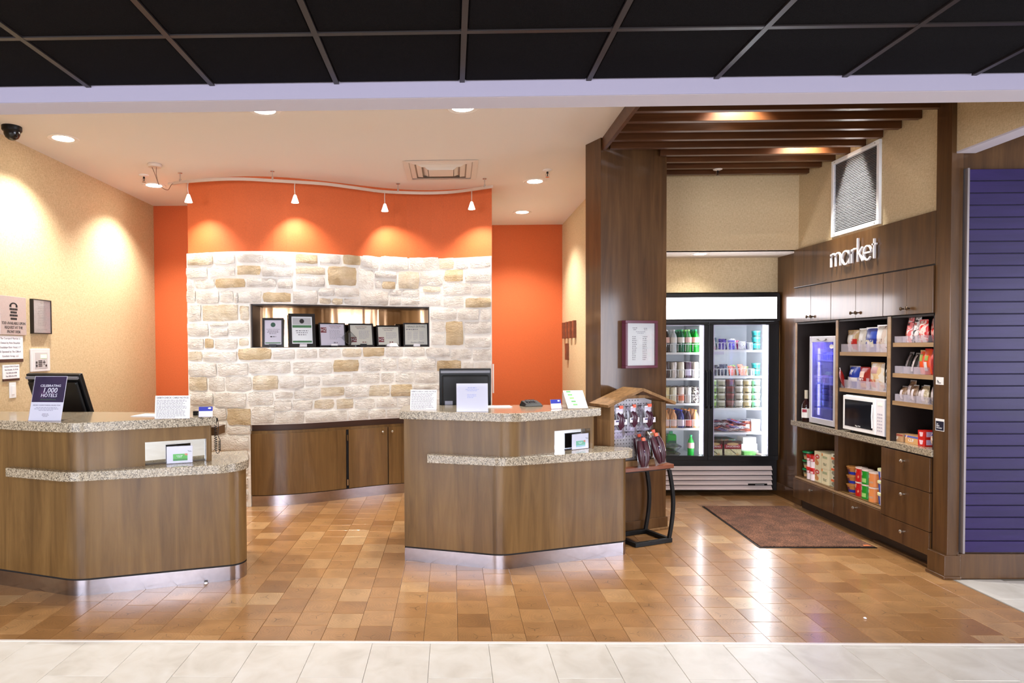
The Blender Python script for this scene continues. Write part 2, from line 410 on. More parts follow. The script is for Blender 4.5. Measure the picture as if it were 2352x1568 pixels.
    ck2 = N('ShaderNodeMapRange'); ck2.inputs[3].default_value = .34; ck2.inputs[4].default_value = 1.0; L(ck.outputs[0], ck2.inputs[0])
    m3 = N('ShaderNodeMath'); m3.operation = 'MULTIPLY'; L(mu.outputs[0], m3.inputs[0]); L(ck2.outputs[0], m3.inputs[1])
    vm = N('ShaderNodeVectorMath'); vm.operation = 'SCALE'; L(tone.outputs[0], vm.inputs[0]); L(m3.outputs[0], vm.inputs['Scale'])
    L(vm.outputs[0], b.inputs['Base Color'])
    b.inputs['Roughness'].default_value = .3; b.inputs['Coat Weight'].default_value = .6; b.inputs['Coat Roughness'].default_value = .17
    return mt
ENDGRAIN = endgrain()
def tilemat():
    mt, nt, b = nodes('pale_stone_tile')
    L = nt.links.new; N = nt.nodes.new
    tc = N('ShaderNodeTexCoord'); oi = N('ShaderNodeObjectInfo')
    n = N('ShaderNodeTexNoise'); n.noise_dimensions = '4D'; n.inputs['Scale'].default_value = 6; n.inputs['Detail'].default_value = 6; n.inputs['Distortion'].default_value = .8
    L(tc.outputs['Object'], n.inputs['Vector'])
    mu = N('ShaderNodeMath'); mu.operation = 'MULTIPLY'; mu.inputs[1].default_value = 30; L(oi.outputs['Random'], mu.inputs[0]); L(mu.outputs[0], n.inputs['W'])
    r = ramp(nt, [(.25, (196,190,181)), (.5, (214,209,202)), (.75, (224,221,217))]); L(n.outputs['Fac'], r.inputs[0]); L(r.outputs[0], b.inputs['Base Color'])
    b.inputs['Roughness'].default_value = .32
    return mt
TILE = tilemat()
GROUT = mat('grout', (150,142,132), .9)

# ================================================================== THE ROOM
ZC = 3.17            # plaster ceiling behind the beam
ZF = 2.80            # black tile ceiling of the lobby
YB0, YB1 = 3.175, 3.33
def S(x):            # plan of the curved stone wall
    c = (0.00302, 0.06729, 0.29046, 0.23302, -0.46179, -0.20761, 6.86029); y = 0.0
    for k in c: y = y * x + k
    return y
def curve(x0, x1, off=0.0, n=24):
    return [(x0 + (x1 - x0) * i / n, S(x0 + (x1 - x0) * i / n) + off) for i in range(n + 1)]

# floors -----------------------------------------------------------
YT = 3.355           # wood meets tile
wf = struct(MB().box(-3.6, 3.25, YT, 4.43, -.05, -.006).box(-3.6, 3.42, 4.43, 9.1, -.05, -.006).obj('wood_floor', DARKGAP))
def block_mesh(w, d, ch=.0012, h=.012):
    x, y = w/2, d/2; xi, yi = x - ch, y - ch
    v = [(-x,-y,-h),(x,-y,-h),(x,y,-h),(-x,y,-h),(-x,-y,-ch),(x,-y,-ch),(x,y,-ch),(-x,y,-ch),(-xi,-yi,0),(xi,-yi,0),(xi,yi,0),(-xi,yi,0)]
    f = [(8,9,10,11)] + [(4+i, 4+(i+1)%4, 8+(i+1)%4, 8+i) for i in range(4)] + [(i, (i+1)%4, 4+(i+1)%4, 4+i) for i in range(4)]
    return v, f
def with_uv(me, uvs):
    l = me.uv_layers.new(name='UVMap')
    for i, lp in enumerate(me.loops): l.data[i].uv = uvs[lp.vertex_index]
    return me
PW = .1795; GAP = .0014
cols = []
k0 = -21
for k in range(k0, 21):
    x0 = -.154 + k * PW; y = YT + .003; first = True
    while y < 7.5:
        d = PW * rnd.choice((.94, 1.0, 1.0, 1.08, 1.16)) if not first else PW * rnd.uniform(.35, 1.1)
        xa, xb = x0, x0 + PW
        lim = 3.247 if y < 4.43 else 3.40
        xb = min(xb, lim)
        if xb - xa > .03: cols.append((xa, xb, y, y + d))
        y += d; first = False
def under(xa, xb, ya, yb):
    x, y = (xa+xb)/2, (ya+yb)/2
    if x < -1.55 and 3.98 + max(0, -2.33 - x)*.33 + max(0, x + 2.33)*.33 + .12 < y < 4.75: return True
    if -.3 < x < 1.0 and y > 4.72 + abs(x - .34)*.33 and y < 5.15: return True
    if x > 3.4 or (y > S(min(max(x, -2.6), .5)) + .12 and x < .55): return True
    return False
vis = [c for c in cols if not under(*c)]
vis.sort(key=lambda c: (c[2] + .0) + .12 * abs((c[0]) - .3) * .2)
std = {}
UVQ = lambda v, w, d: [((p[0]) / PW, (p[1]) / PW) for p in v]
nblk = 0
for c in vis[:300]:
    w_, d_ = c[1]-c[0]-GAP, c[3]-c[2]-GAP; key = (round(w_, 3), round(d_, 3))
    if key not in std:
        v, f = block_mesh(w_, d_); me = bpy.data.meshes.new('block'); me.from_pydata(v, [], f); with_uv(me, UVQ(v, w_, d_)); me.materials.append(ENDGRAIN); std[key] = me
    o = bpy.data.objects.new('block', std[key]); COL.objects.link(o); o.parent = wf; o.location = ((c[0]+c[1])/2, (c[2]+c[3])/2, rnd.uniform(-.0004, .0004))
V, F_, U = [], [], []
for c in vis[300:] + [c for c in cols if under(*c) and c[2] < 5.4 and False]:
    v, f = block_mesh(c[1]-c[0]-GAP, c[3]-c[2]-GAP); b0 = len(V)
    cx, cy = (c[0]+c[1])/2, (c[2]+c[3])/2
    V += [(p[0]+cx, p[1]+cy, p[2]) for p in v]; F_ += [tuple(i+b0 for i in q) for q in f]; U += UVQ(v, 0, 0)
me = bpy.data.meshes.new('far_blocks'); me.from_pydata(V, [], F_); with_uv(me, U); me.materials.append(ENDGRAIN)
o = bpy.data.objects.new('far_blocks', me); COL.objects.link(o); o.parent = wf; o['kind'] = 'stuff'
# metal edge strip between the two floors
struct(B(-3.6, 3.26, YT-.016, YT+.002, -.004, .003).obj('trim_1', mat('pale_edge_strip', (236,226,220), .3, .2), bev=.001))
struct(B(3.247, 3.258, YT, 4.29, -.004, .002).obj('trim_2', GROUT))

tf = struct(MB().box(-9, 9, -5.4, YT-.016, -.05, -.005).box(3.258, 9, YT-.016, 4.42, -.05, -.005).obj('tile_floor', GROUT))
tcache = {}
def tile(xa, xb, ya, yb):
    key = (round(xb-xa, 3), round(yb-ya, 3))
    if key not in tcache:
        v, f = block_mesh(xb-xa, yb-ya, .0015, .008); me = bpy.data.meshes.new('tile'); me.from_pydata(v, [], f); me.materials.append(TILE); tcache[key] = me
    o = bpy.data.objects.new('tile', tcache[key]); COL.objects.link(o); o.parent = tf; o.location = ((xa+xb)/2, (ya+yb)/2, 0)
TW = .2995; g = .0018; far = MB()
for k in range(-24, 28):
    xa = -.117 + k * TW + g/2; xb = xa + TW - g
    odd = (k % 2 == 0)
    ys = [3.338, 2.985] if odd else [3.338, 3.305, 2.70]
    y = ys[-1]
    while y > -5.3: y -= .61; ys.append(y)
    for a, b_ in zip(ys[1:], ys[:-1]):
        if -9 <= k <= 12 and b_ > 2.6: tile(xa, xb, a + g/2, b_ - g/2)
        else:
            v, f = block_mesh(xb-xa, b_-a-g, .0015, .008); far.add([(p[0]+(xa+xb)/2, p[1]+(a+b_)/2, p[2]) for p in v], f)
for k in range(0, 12):
    xa = 3.26 + k * .2995
    for j in range(0, 4):
        ya = 3.34 + j * .61 - (.3 if k % 2 else 0); yb = min(ya + .61, 4.285)
        ya = max(ya, 3.34)
        if yb - ya < .04: continue
        if k < 4: tile(xa + g/2, xa + .2995 - g/2, ya + g/2, yb - g/2)
        else:
            v, f = block_mesh(.2995-g, yb-ya-g, .0015, .008); far.add([(p[0]+xa+.15, p[1]+(ya+yb)/2, p[2]) for p in v], f)
o = far.obj('distant_tiles', TILE, tf); o['kind'] = 'stuff'

# lobby ceiling: black tiles in a grid ------------------------------
cl = struct(B(-9, 9, -5.4, YB0+.02, ZF+.02, ZF+.10).obj('ceiling', BLKTILE))
ctile = {}
rest = MB()
XG = [.057 + .605 * k for k in range(-16, 16)]
YG = [2.672 - .605 * k for k in range(0, 14)]
def ctile_add(xa, xb, ya, yb):
    key = (round(xb-xa, 3), round(yb-ya, 3))
    if key not in ctile:
        bm_ = MB(); x, y = (xb-xa)/2, (yb-ya)/2; e = .012
        bm_.add([(-x,-y,.012),(x,-y,.012),(x,y,.012),(-x,y,.012),(-x+e,-y+e,0),(x-e,-y+e,0),(x-e,y-e,0),(-x+e,y-e,0)], [(4,5,6,7),(0,1,5,4),(1,2,6,5),(2,3,7,6),(3,0,4,7)])
        ctile[key] = bm_.mesh('ceiling_tile', BLKTILE)
    o = bpy.data.objects.new('ceiling_tile', ctile[key]); COL.objects.link(o); o.parent = cl; o.location = ((xa+xb)/2, (ya+yb)/2, ZF+.003)
rows = [(YG[0], YB0)] + [(YG[i+1], YG[i]) for i in range(len(YG)-1)]
for i in range(len(XG)-1):
    for j, (ya, yb) in enumerate(rows):
        if -2.8 < XG[i] < 3.2 and j < 3: ctile_add(XG[i]+.008, XG[i+1]-.008, ya+.008, yb-.008)
        else: rest.box(XG[i]+.008, XG[i+1]-.008, ya+.008, yb-.008, ZF+.003, ZF+.015)
o = rest.obj('distant_ceiling_tiles', BLKTILE, cl); o['kind'] = 'stuff'
for x in XG: B(x-.012, x+.012, -5.3, YB0, ZF-.002, ZF+.02).obj('grid_bar', GRID, cl)
for y in YG: B(-9, 9, y-.012, y+.012, ZF-.001, ZF+.02).obj('grid_bar', GRID, cl)
# bodies of the added lights behind the camera, each a lit lens in a black frame
for k, (tx, ty) in enumerate([(-4.2, 1.0), (-1.4, -0.4), (1.4, 0.6), (4.6, 1.2), (0.0, -2.6)]):
    t = thing('added_ceiling_light', 'added unseen light panel in the black lobby ceiling, ' + ['far left', 'left of the middle', 'right of the middle', 'far right', 'rearmost'][k] + ' of five', 'light', (tx, ty, ZF-.004), group='added lobby lights')
    MB().box(-.61,.61,-.31,-.285,-.01,.01).box(-.61,.61,.285,.31,-.01,.01).box(-.61,-.585,-.285,.285,-.01,.01).box(.585,.61,-.285,.285,-.01,.01).obj('frame', WHITEM, t)
    B(-.585,.585,-.285,.285,-.002,.006).obj('lens', emis('added_lens', (255,246,230), 3.0) if 'added_lens' not in MATS else MATS['added_lens'], t)

# beam between lobby and front desk ---------------------------------
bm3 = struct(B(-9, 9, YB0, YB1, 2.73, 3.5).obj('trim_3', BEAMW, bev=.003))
B(-9, 9, YB0-.004, YB0, 2.7305, ZF+.02).obj('shaded_beam_face', mat('beam_face_shade', (160,153,172), .85), bm3)  # thin sheet whose colour carries the dimmer lilac shade of the beam's front
struct(MB().box(-9, -3.43, YB1-.02, YB1+.1, 0, 3.5).obj('wall_front_left', TAN))

# front desk room ---------------------------------------------------
struct(MB().box(-3.6, 1.2, YB1-.02, 9.1, ZC, ZC+.1).box(1.2, 1.62, 5.42, 9.1, ZC, ZC+.1).obj('ceiling.001', CEIL))
struct(B(-3.55, -3.43, YB1-.02, 9.0, 0, ZC+.02).obj('wall_left', TAN))
struct(B(-3.43, -2.1, 7.5, 7.6, 0, ZC+.01).obj('wall_rear_left', ORANGE))
struct(B(0.2, 1.5, 8.88, 9.0, 0, ZC+.01).obj('wall_rear_right', ORANGE))
struct(B(1.5, 1.6, 5.55, 9.0, 0, ZC+.01).obj('wall_right', TAN))
struct(B(-2.2, -2.1, 6.6, 7.55, 0, ZC+.01).obj('wall_rear_left.001', CEIL))
struct(B(.2, .3, 7.1, 8.9, 0, ZC+.01).obj('wall_rear_right.001', CEIL))

# the curved wall: orange above, stone-faced below, with a niche ----
NX0, NX1, NZ0, NZ1 = -1.925, -.232, 1.530, 1.950
wb = MB(); mo = MB()
pts = curve(-2.585, .418); wb._strip(pts, [(p[0], p[1]+.30) for p in pts], 2.44, ZC + .005)
wbo = struct(wb.obj('wall_back', ORANGE))
def seg(mb, x0, x1, z0, z1, off=-.038, back=.30):
    p = curve(x0, x1, off, max(4, int((x1-x0)*9))); q = curve(x0, x1, back, max(4, int((x1-x0)*9)))
    mb._strip(p, q, z0, z1)
seg(mo, -2.585, .412, NZ1, 2.452); seg(mo, -2.585, NX0, .79, NZ1); seg(mo, NX1, .412, .79, NZ1); seg(mo, NX0, NX1, .79, NZ0); seg(mo, -2.585, -1.935, 0, .79)
mo.obj('mortar', MORTAR, wbo)
# niche lining and copper back
ni = MB(); seg(ni, NX0, NX1, NZ1-.012, NZ1-.001, .0, .285); seg(ni, NX0, NX1, NZ0+.001, NZ0+.006, -.03, .285)
for x in (NX0+.001, NX1-.012): ni.box(x, x+.011, S(x), S(x)+.285, NZ0, NZ1)
ni.obj('niche_lining', mat('niche_dark', (36,24,20), .5), wbo)
cp = MB(); seg(cp, NX0+.012, NX1-.012, NZ0, NZ1, .255, .262); cp.obj('copper_back', COPPER, wbo, smooth=True)
STN = '-515,-459,466,490,l;-457,-413,466,485,w;-409,-357,469,484,w;-353,-305,464,485,w;-301,-261,469,487,t;-258,-220,471,490,w;-216,-183,471,491,t;-180,-147,467,492,w;-145,-90,466,493,w;-87,-27,466,493,w;-26,6,469,491,l;9,35,468,490,w;38,80,468,489,w;-517,-470,442,463,w;-466,-413,443,461,w;-409,-364,445,463,t;-361,-305,442,461,w;-301,-248,448,464,l;-243,-191,429,467,t;-188,-159,424,463,w;-156,-113,447,462,w;-110,-67,427,463,l;-65,-17,435,465,w;-14,25,441,466,t;28,80,439,465,w;-518,-500,419,440,w;-498,-455,421,439,w;-453,-394,421,439,t;-390,-335,421,439,w;-333,-306,419,439,w;-301,-248,425,444,w;-156,-143,426,443,w;-142,-115,426,442,t;-59,-22,420,433,l;-17,41,414,438,w;43,80,413,435,w;-518,-497,395,418,w;-496,-447,392,417,w;-444,-417,393,416,w;-415,-407,391,412,w;-406,-363,391,415,w;-360,-309,393,412,t;-306,-262,390,418,w;-260,-232,406,423,w;-231,-185,407,425,w;-259,-238,391,403,l;-236,-216,391,403,l;-214,-187,391,404,w;-184,-130,391,420,w;-128,-103,411,424,w;-101,-66,411,425,w;-128,-105,392,409,w;-103,-66,393,409,w;-63,-21,392,415,w;-17,25,389,411,w;28,80,386,406,t;-516,-486,359,390,w;-483,-408,358,389,l;-404,-387,359,386,l;-44,11,362,386,w;14,57,361,384,w;60,80,361,383,w;-517,-470,330,355,w;-467,-428,328,345,w;-467,-428,347,355,w;-426,-388,330,354,w;-42,-14,337,359,w;-12,24,309,359,t;26,80,333,358,w;-43,-15,310,332,w;26,80,304,324,w;-516,-481,305,325,w;-479,-459,306,324,t;-457,-410,304,324,w;-406,-388,310,325,l;-516,-485,281,299,l;-483,-411,281,299,w;-408,-346,283,305,t;-342,-304,284,304,w;-301,-264,285,304,w;-261,-221,285,304,w;-218,-183,287,304,l;-180,-138,287,306,t;-136,-101,286,306,w;-98,-56,286,306,w;-54,-4,284,304,w;-2,41,280,301,w;43,81,277,301,w;-515,-454,252,277,w;-451,-389,253,277,w;-388,-311,257,280,w;-307,-237,254,278,w;-234,-188,257,281,t;-184,-145,257,284,w;-143,-114,258,283,w;-111,-83,258,282,w;-81,-34,258,282,w;-32,20,255,278,t;22,46,255,274,w;48,81,255,274,w;-515,-475,223,250,l;-471,-437,223,250,w;-435,-383,224,251,w;-381,-334,225,253,l;-331,-288,227,252,w;-285,-259,231,250,w;-255,-202,232,252,w;-201,-148,232,254,w;-146,-120,234,254,w;-117,-79,233,254,w;-77,-30,230,253,w;-26,25,227,251,w;28,81,228,251,w;-514,-462,196,220,w;-460,-394,192,220,w;-390,-343,196,222,w;-340,-308,208,221,w;-305,-259,206,227,w;-258,-215,209,227,l;-213,-170,205,228,w;-169,-128,205,228,l;-126,-82,203,229,t;-80,-26,216,227,w;-80,-36,202,213,w;-23,31,201,224,w;34,80,202,225,w;-513,-474,167,192,w;-472,-434,168,189,w;-432,-385,158,190,t;-383,-341,162,193,w;-342,-310,184,206,w;-308,-272,185,205,w;-270,-234,185,203,l;-230,-198,183,203,l;-196,-158,181,202,w;-155,-114,182,202,w;-112,-82,181,201,w;-79,-36,180,200,w;-34,19,177,198,w;22,80,176,199,w;-339,-288,161,182,w;-286,-210,160,180,w;-208,-170,159,179,w;-168,-137,160,178,w;-135,-102,160,178,w;-100,-57,160,178,w;-54,-4,157,175,w;-1,80,152,176,w;-512,-456,140,164,w;-454,-435,141,165,w;-433,-387,140,155,w;-454,-390,109,137,w;-513,-457,107,137,w;-446,-390,88,105,w;-514,-448,84,104,w;-446,-392,61,84,w;-446,-392,36,57,w;-447,-392,15,33,w;-514,-449,50,81,w;-515,-449,17,47,w;'
def stone(x0, x1, z0, z1, tone, i):
    r = random.Random(i * 31 + 5); nx = max(3, min(7, int((x1-x0)/.045))); nz = max(2, min(4, int((z1-z0)/.04)))
    g_ = .0015; x0 += g_; x1 -= g_; z0 += g_; z1 -= g_
    proud = r.uniform(.016, .036); v = []; f = []
    jx = lambda: r.uniform(-.006, .006)
    for j in range(nz + 1):
        for k in range(nx + 1):
            e = (k in (0, nx)) + (j in (0, nz))
            x = x0 + (x1-x0)*k/nx; z = z0 + (z1-z0)*j/nz
            if e: x += jx()*.8; z += jx()*.8
            else: x += jx(); z += jx()
            if e == 2: x += (.004 if k == 0 else -.004); z += (.004 if j == 0 else -.004)
            d = proud * (1 if not e else .62 if e == 1 else .45) + (r.uniform(-.007, .007) if not e else r.uniform(-.004, .004))
            v.append((x, S(x) - .036 - d, z))
    w1 = nx + 1
    for j in range(nz):
        for k in range(nx): f.append((j*w1+k, j*w1+k+1, (j+1)*w1+k+1, (j+1)*w1+k))
    ring = [k for k in range(w1)] + [j*w1+nx for j in range(1, nz+1)] + [nz*w1+k for k in range(nx-1, -1, -1)] + [j*w1 for j in range(nz-1, 0, -1)]
    b0 = len(v)
    for q in ring: x, y, z = v[q]; v.append((x, S(x) - .03, z))
    n = len(ring)
    for a in range(n): f.append((ring[a], b0 + a, b0 + (a+1) % n, ring[(a+1) % n]))
    MB().add(v, f).obj('stone', STONE[tone], wbo, smooth=True)
for i, it in enumerate(STN.strip(';').split(';')):
    a = it.split(','); stone(int(a[0])/200, int(a[1])/200, int(a[2])/200, int(a[3])/200, a[4], i)

# partition (wood clad, turned) between desk and market -------------
PA, PB = Vector((1.183, 5.209)), Vector((1.787, 5.478)); PU = (PB - PA).normalized(); PN = Vector((PU.y, -PU.x))   # PN points to the camera
def pp(s, off=0.0): q = PA + PU * s + PN * off; return (q.x, q.y)
LP = (PB - PA).length
struct(MB().prism([pp(0), pp(LP), pp(LP, -.2), pp(0, -.2)], 0, ZC + .1).obj('wall_partition', WOODD))
struct(MB().prism([pp(-.012, .012), pp(LP+.012, .012), pp(LP+.012, -.212), pp(-.012, -.212)], 0, .10).obj('baseboard_partition', WOODD, bev=.003))
struct(MB().prism([pp(-.02, .026), pp(LP+.022, .026), pp(LP+.022, -.22), pp(-.02, -.22)], 0, .018).obj('trim_4', CEDAR, bev=.004))
struct(B(1.66, 1.80, 5.56, 7.5, 0, 3.35).obj('wall_market_left', TAN))

# market bay --------------------------------------------------------
XM = 3.25
struct(B(XM, XM+.12, 4.42, 6.2, 2.40, 3.4).obj('wall_market', TAN))
struct(B(1.80, XM+.1, 6.2, 6.30, 2.42, 3.4).obj('wall_market_rear', TAN))
struct(B(1.80, 3.34, 6.22, 7.5, 2.42, 2.50).obj('ceiling_alcove', CEIL))
struct(B(1.80, 3.34, 6.74, 6.84, 2.07, 2.42).obj('wall_alcove_head', TAN))
struct(B(1.80, 3.40, 7.42, 7.5, 0, 2.42).obj('wall_alcove_rear', TAN))
struct(B(3.325, 3.42, 6.24, 7.5, 0, 2.42).obj('wall_alcove_right', WOODD))
struct(B(3.310, 3.325, 6.24, 6.9, 0, .13).obj('baseboard_alcove', WOODD, bev=.003))
DECK = mat('market_deck', (60,34,18), .7)
cm = struct(B(1.2, XM, YB1, 6.2, 3.34, 3.42).obj('ceiling_market', DECK))
y = 3.81; i = 0
while y < 6.1:
    xa = 1.225
    if 5.2 < y - .02 < 5.50: xa = PA.x + (y - PA.y) / PU.y * PU.x + .03
    if y > 5.49: xa = 1.80
    B(xa, XM - .004, y - .021, y + .021, 3.085, 3.225).obj('slat', WOODSL, cm, bev=.002)
    y += .2027; i += 1
B(1.196, 1.224, YB1, 5.215, 3.07, 3.40).obj('edge_board', WOODSL, cm, bev=.002)
# end pier of the market, lobby wall to its right, bulkhead ---------
struct(B(3.220, 3.295, 4.292, 4.424, 0, ZC+.2).obj('wall_market_end', WOODD, bev=.002))
struct(B(3.196, 3.300, 4.280, 4.436, 0, .155).obj('baseboard_market', WOODD, bev=.004))
struct(B(3.185, 3.30, 4.270, 4.440, 0, .022).obj('trim_5', WOODD, bev=.006))
struct(B(3.295, 6.5, 4.315, 4.44, 0, 3.2).obj('wall_lobby_right', WOODD))
struct(B(3.285, 6.5, 4.288, 4.315, 0, .165).obj('baseboard_lobby', WOODD, bev=.004))
struct(B(3.25, 3.37, YB1, 4.292, 2.765, 3.3).obj('wall_bulkhead', TAN))
struct(B(3.2495, 3.371, YB1, 4.294, 2.755, 2.766).obj('trim_6', BEAMW))
struct(B(3.37, 9, YB1, 4.4, 2.95, 3.05).obj('ceiling.002', BLKTILE))

# lobby shell behind the camera -------------------------------------
LOB = mat('lobby_wall_paint', (206,186,150), .85)
def walled(name, x0, x1, y0, y1, holes, axis):
    mb = MB(); lo, hi = (x0, x1) if axis == 'x' else (y0, y1)
    def bx(a, b, z0, z1):
        if b - a > .001 and z1 - z0 > .001: mb.box(a, b, y0, y1, z0, z1) if axis == 'x' else mb.box(x0, x1, a, b, z0, z1)
    p = lo
    for (a, b, z0, z1) in holes:
        bx(p, a, 0, ZF+.1); bx(a, b, 0, z0); bx(a, b, z1, ZF+.1); p = b
    bx(p, hi, 0, ZF+.1)
    return struct(mb.obj(name, LOB))
walled('wall_lobby_east', 8.45, 8.57, -5.4, 4.5, [(-2.4, 3.6, .35, 2.55)], 'y')
walled('wall_lobby_west', -9.0, -8.9, -5.4, YB1, [], 'y')
walled('wall_lobby_south', -9, 9, -5.09, -5.0, [(-7.0, -3.0, .35, 2.55), (-1.4, 2.6, .35, 2.55)], 'x')
def window(n, a, b, axis, at):
    fr = MB(); z0, z1 = .35, 2.55; t = .05
    def bx(p, q, za, zb): fr.box(p, q, at-.03, at+.03, za, zb) if axis == 'x' else fr.box(at-.03, at+.03, p, q, za, zb)
    bx(a, b, z0, z0+t); bx(a, b, z1-t, z1)
    k = max(2, int(round((b-a)/1.25)))
    for i in range(k+1): x = a + (b-a-t)*i/k; bx(x, x+t, z0+t, z1-t)
    w_ = struct(fr.obj('window_%d' % n, BLACKM))
    gl = MB()
    if axis == 'x': gl.box(a, b, at-.004, at+.004, z0, z1)
    else: gl.box(at-.004, at+.004, a, b, z0, z1)
    gl.obj('pane', GLASS, w_)
window(1, -2.4, 3.6, 'y', 8.5); window(2, -1.4, 2.6, 'x', -5.05); window(3, -7.0, -3.0, 'x', -5.05)

# ================================================================== FRONT DESKS
LENS = emis('lamp_lens', (255,244,226), 14)
def desk(name, label, body, lower, upper, top, loc):
    t = thing(name, label, 'desk', loc)
    MB().prism(fillet([p for p in body]), .105, .722).obj('body', WOOD, t, world=True, smooth=True)
    def inset(pl, d):
        c = Vector((sum(p[0] for p in pl)/len(pl), sum(p[1] for p in pl)/len(pl)))
        return [tuple(Vector((p[0], p[1])) + (c - Vector((p[0], p[1]))).normalized() * d) + tuple(p[2:]) for p in pl]
    MB().prism(fillet(inset(body, .008)), .09, .108).obj('shadow_gap', DARKGAP, t, world=True, smooth=True)
    MB().prism(fillet(inset(body, .001)), 0, .094).obj('kick_plate', STEEL, t, world=True, smooth=True)
    MB().prism(fillet(lower, 12), .722, .78).obj('lower_countertop', GRANITE, t, world=True, smooth=True, bev=.004)
    u = MB().prism(fillet(upper), .721, 1.021).obj('upper_panel', WOOD, t, world=True, smooth=True)
    MB().prism(fillet(top, 12), 1.021, 1.08).obj('upper_countertop', GRANITE, t, world=True, smooth=True, bev=.004)
    return t, u
RD, RDu = desk('reception_desk', 'wood veneer reception desk with the brochure stack, in the middle before the curved wall',
    [(-.343,4.642),(.335,4.448,.24),(1.292,4.788,.055),(1.272,4.842),(.80,4.99),(.5,5.36),(-.36,5.36)],
    [(-.175,4.528),(.35,4.382,.24),(1.345,4.729,.10),(1.305,4.842),(.93,4.98),(.55,5.02),(-.172,4.66)],
    [(-.343,4.642),(.405,4.427,.22),(1.05,4.815,.015),(.95,4.99),(-.36,4.99)],
    [(-.372,4.60),(.415,4.372,.24),(1.088,4.772),(.975,5.03),(-.37,5.03)], (.3, 4.9, 0))
LD, LDu = desk('reception_desk', 'wood veneer reception desk at the left, below the signs on the tan wall',
    [(-3.42,4.305),(-2.33,3.952,.26),(-1.362,4.268,.11),(-1.55,4.86),(-3.42,4.86)],
    [(-2.83,4.062),(-2.33,3.888,.26),(-1.318,4.205,.20),(-1.50,4.74),(-2.3,4.46),(-2.80,4.17)],
    [(-3.42,4.305),(-2.30,3.942,.24),(-1.598,4.300,.015),(-1.70,4.49),(-3.42,4.62)],
    [(-3.42,4.258),(-2.295,3.885,.26),(-1.552,4.262),(-1.69,4.53),(-3.42,4.66)], (-2.4, 4.3, 0))
def niche(u, p0, p1, z0, z1, desk_, depth=.055):
    a, b = Vector(p0), Vector(p1); d = (b - a).normalized(); n = Vector((d.y, -d.x))
    c = MB().prism([tuple(a + n*.05), tuple(b + n*.05), tuple(b - n*depth), tuple(a - n*depth)], z0, z1); cut(u, c)
    q = lambda p, o: tuple(p - n * o)
    e = d * .002
    MB().prism([q(a+e, depth-.006), q(b-e, depth-.006), q(b-e, depth-.001), q(a+e, depth-.001)], z0+.001, z1-.001).obj('mirror', MIRROR, desk_, world=True)
# recess faces follow the turned upper panels
def along(a, b, x):
    t = (x - a[0]) / (b[0] - a[0]); return (x, a[1] + (b[1]-a[1]) * t)
ra, rb = (.405,4.427), (1.05,4.815); la, lb = (-2.30,3.942), (-1.598,4.300)
niche(RDu, along(ra, rb, .725), along(ra, rb, 1.012), .781, .930, RD)
niche(LDu, along(la, lb, -1.960), along(la, lb, -1.630), .781, .930, LD)
# clerk-side shelf end seen past the left desk
B(-1.70, -1.60, 4.40, 4.56, .935, .992).obj('shelf_bracket', WOODD, LD, world=True)

# ---- monitors, seen from behind -----------------------------------
def monitor(label, loc, rz, tilt, w_, h, zc):
    t = thing('monitor', label, 'monitor', loc, rz)
    b = MB(); c, s = math.cos(tilt), math.sin(tilt)
    def P_(x, y, z): return (x, y*c + z*s*-1, zc + y*s + z*c)     # top leans to -y (to the viewer)
    def bx(x0,x1,y0,y1,z0,z1):
        m_ = MB().box(x0,x1,y0,y1,z0,z1); m_.v = [P_(*p) for p in m_.v]; return m_
    bx(-w_/2, w_/2, -.012, .022, -h/2, h/2).obj('casing', BLACK, t, bev=.006)
    bx(-w_/2+.02, w_/2-.02, -.040, -.012, -h/2+.03, h/2-.05).obj('back_cover', BLACK, t, bev=.012)
    bx(-w_/2+.012, w_/2-.012, .022, .024, -h/2+.012, h/2-.012).obj('screen', BLACKG, t)
    bx(-w_/2+.01, w_/2-.01, -.030, -.012, h/2-.032, h/2-.014).obj('vent_strip', mat('grey_vent', (104,104,112), .4), t)
    bx(-.16, -.10, -.0415, -.040, -h/2+.055, -h/2+.085).obj('rating_label', mat('label_grey', (150,152,170), .5), t)
    MB().tube([P_(0, -.03, 0), (0, .06, zc-h*.6), (0, .07, .02)], .025, 10).obj('neck', BLACK, t)
    MB().prism(fillet([(-.13,-.05,.03),(.13,-.05,.03),(.13,.16,.03),(-.13,.16,.03)]), 0, .015).obj('foot', BLACK, t, bev=.003)
    return t
monitor('black monitor seen from behind, standing on the middle reception desk', (.105, 5.13, .722), R(2), R(4), .405, .335, .47)
monitor('black monitor tilted back, behind the firework sign on the left desk', (-2.88, 4.74, .722), R(-14), R(20), .48, .345, .465)

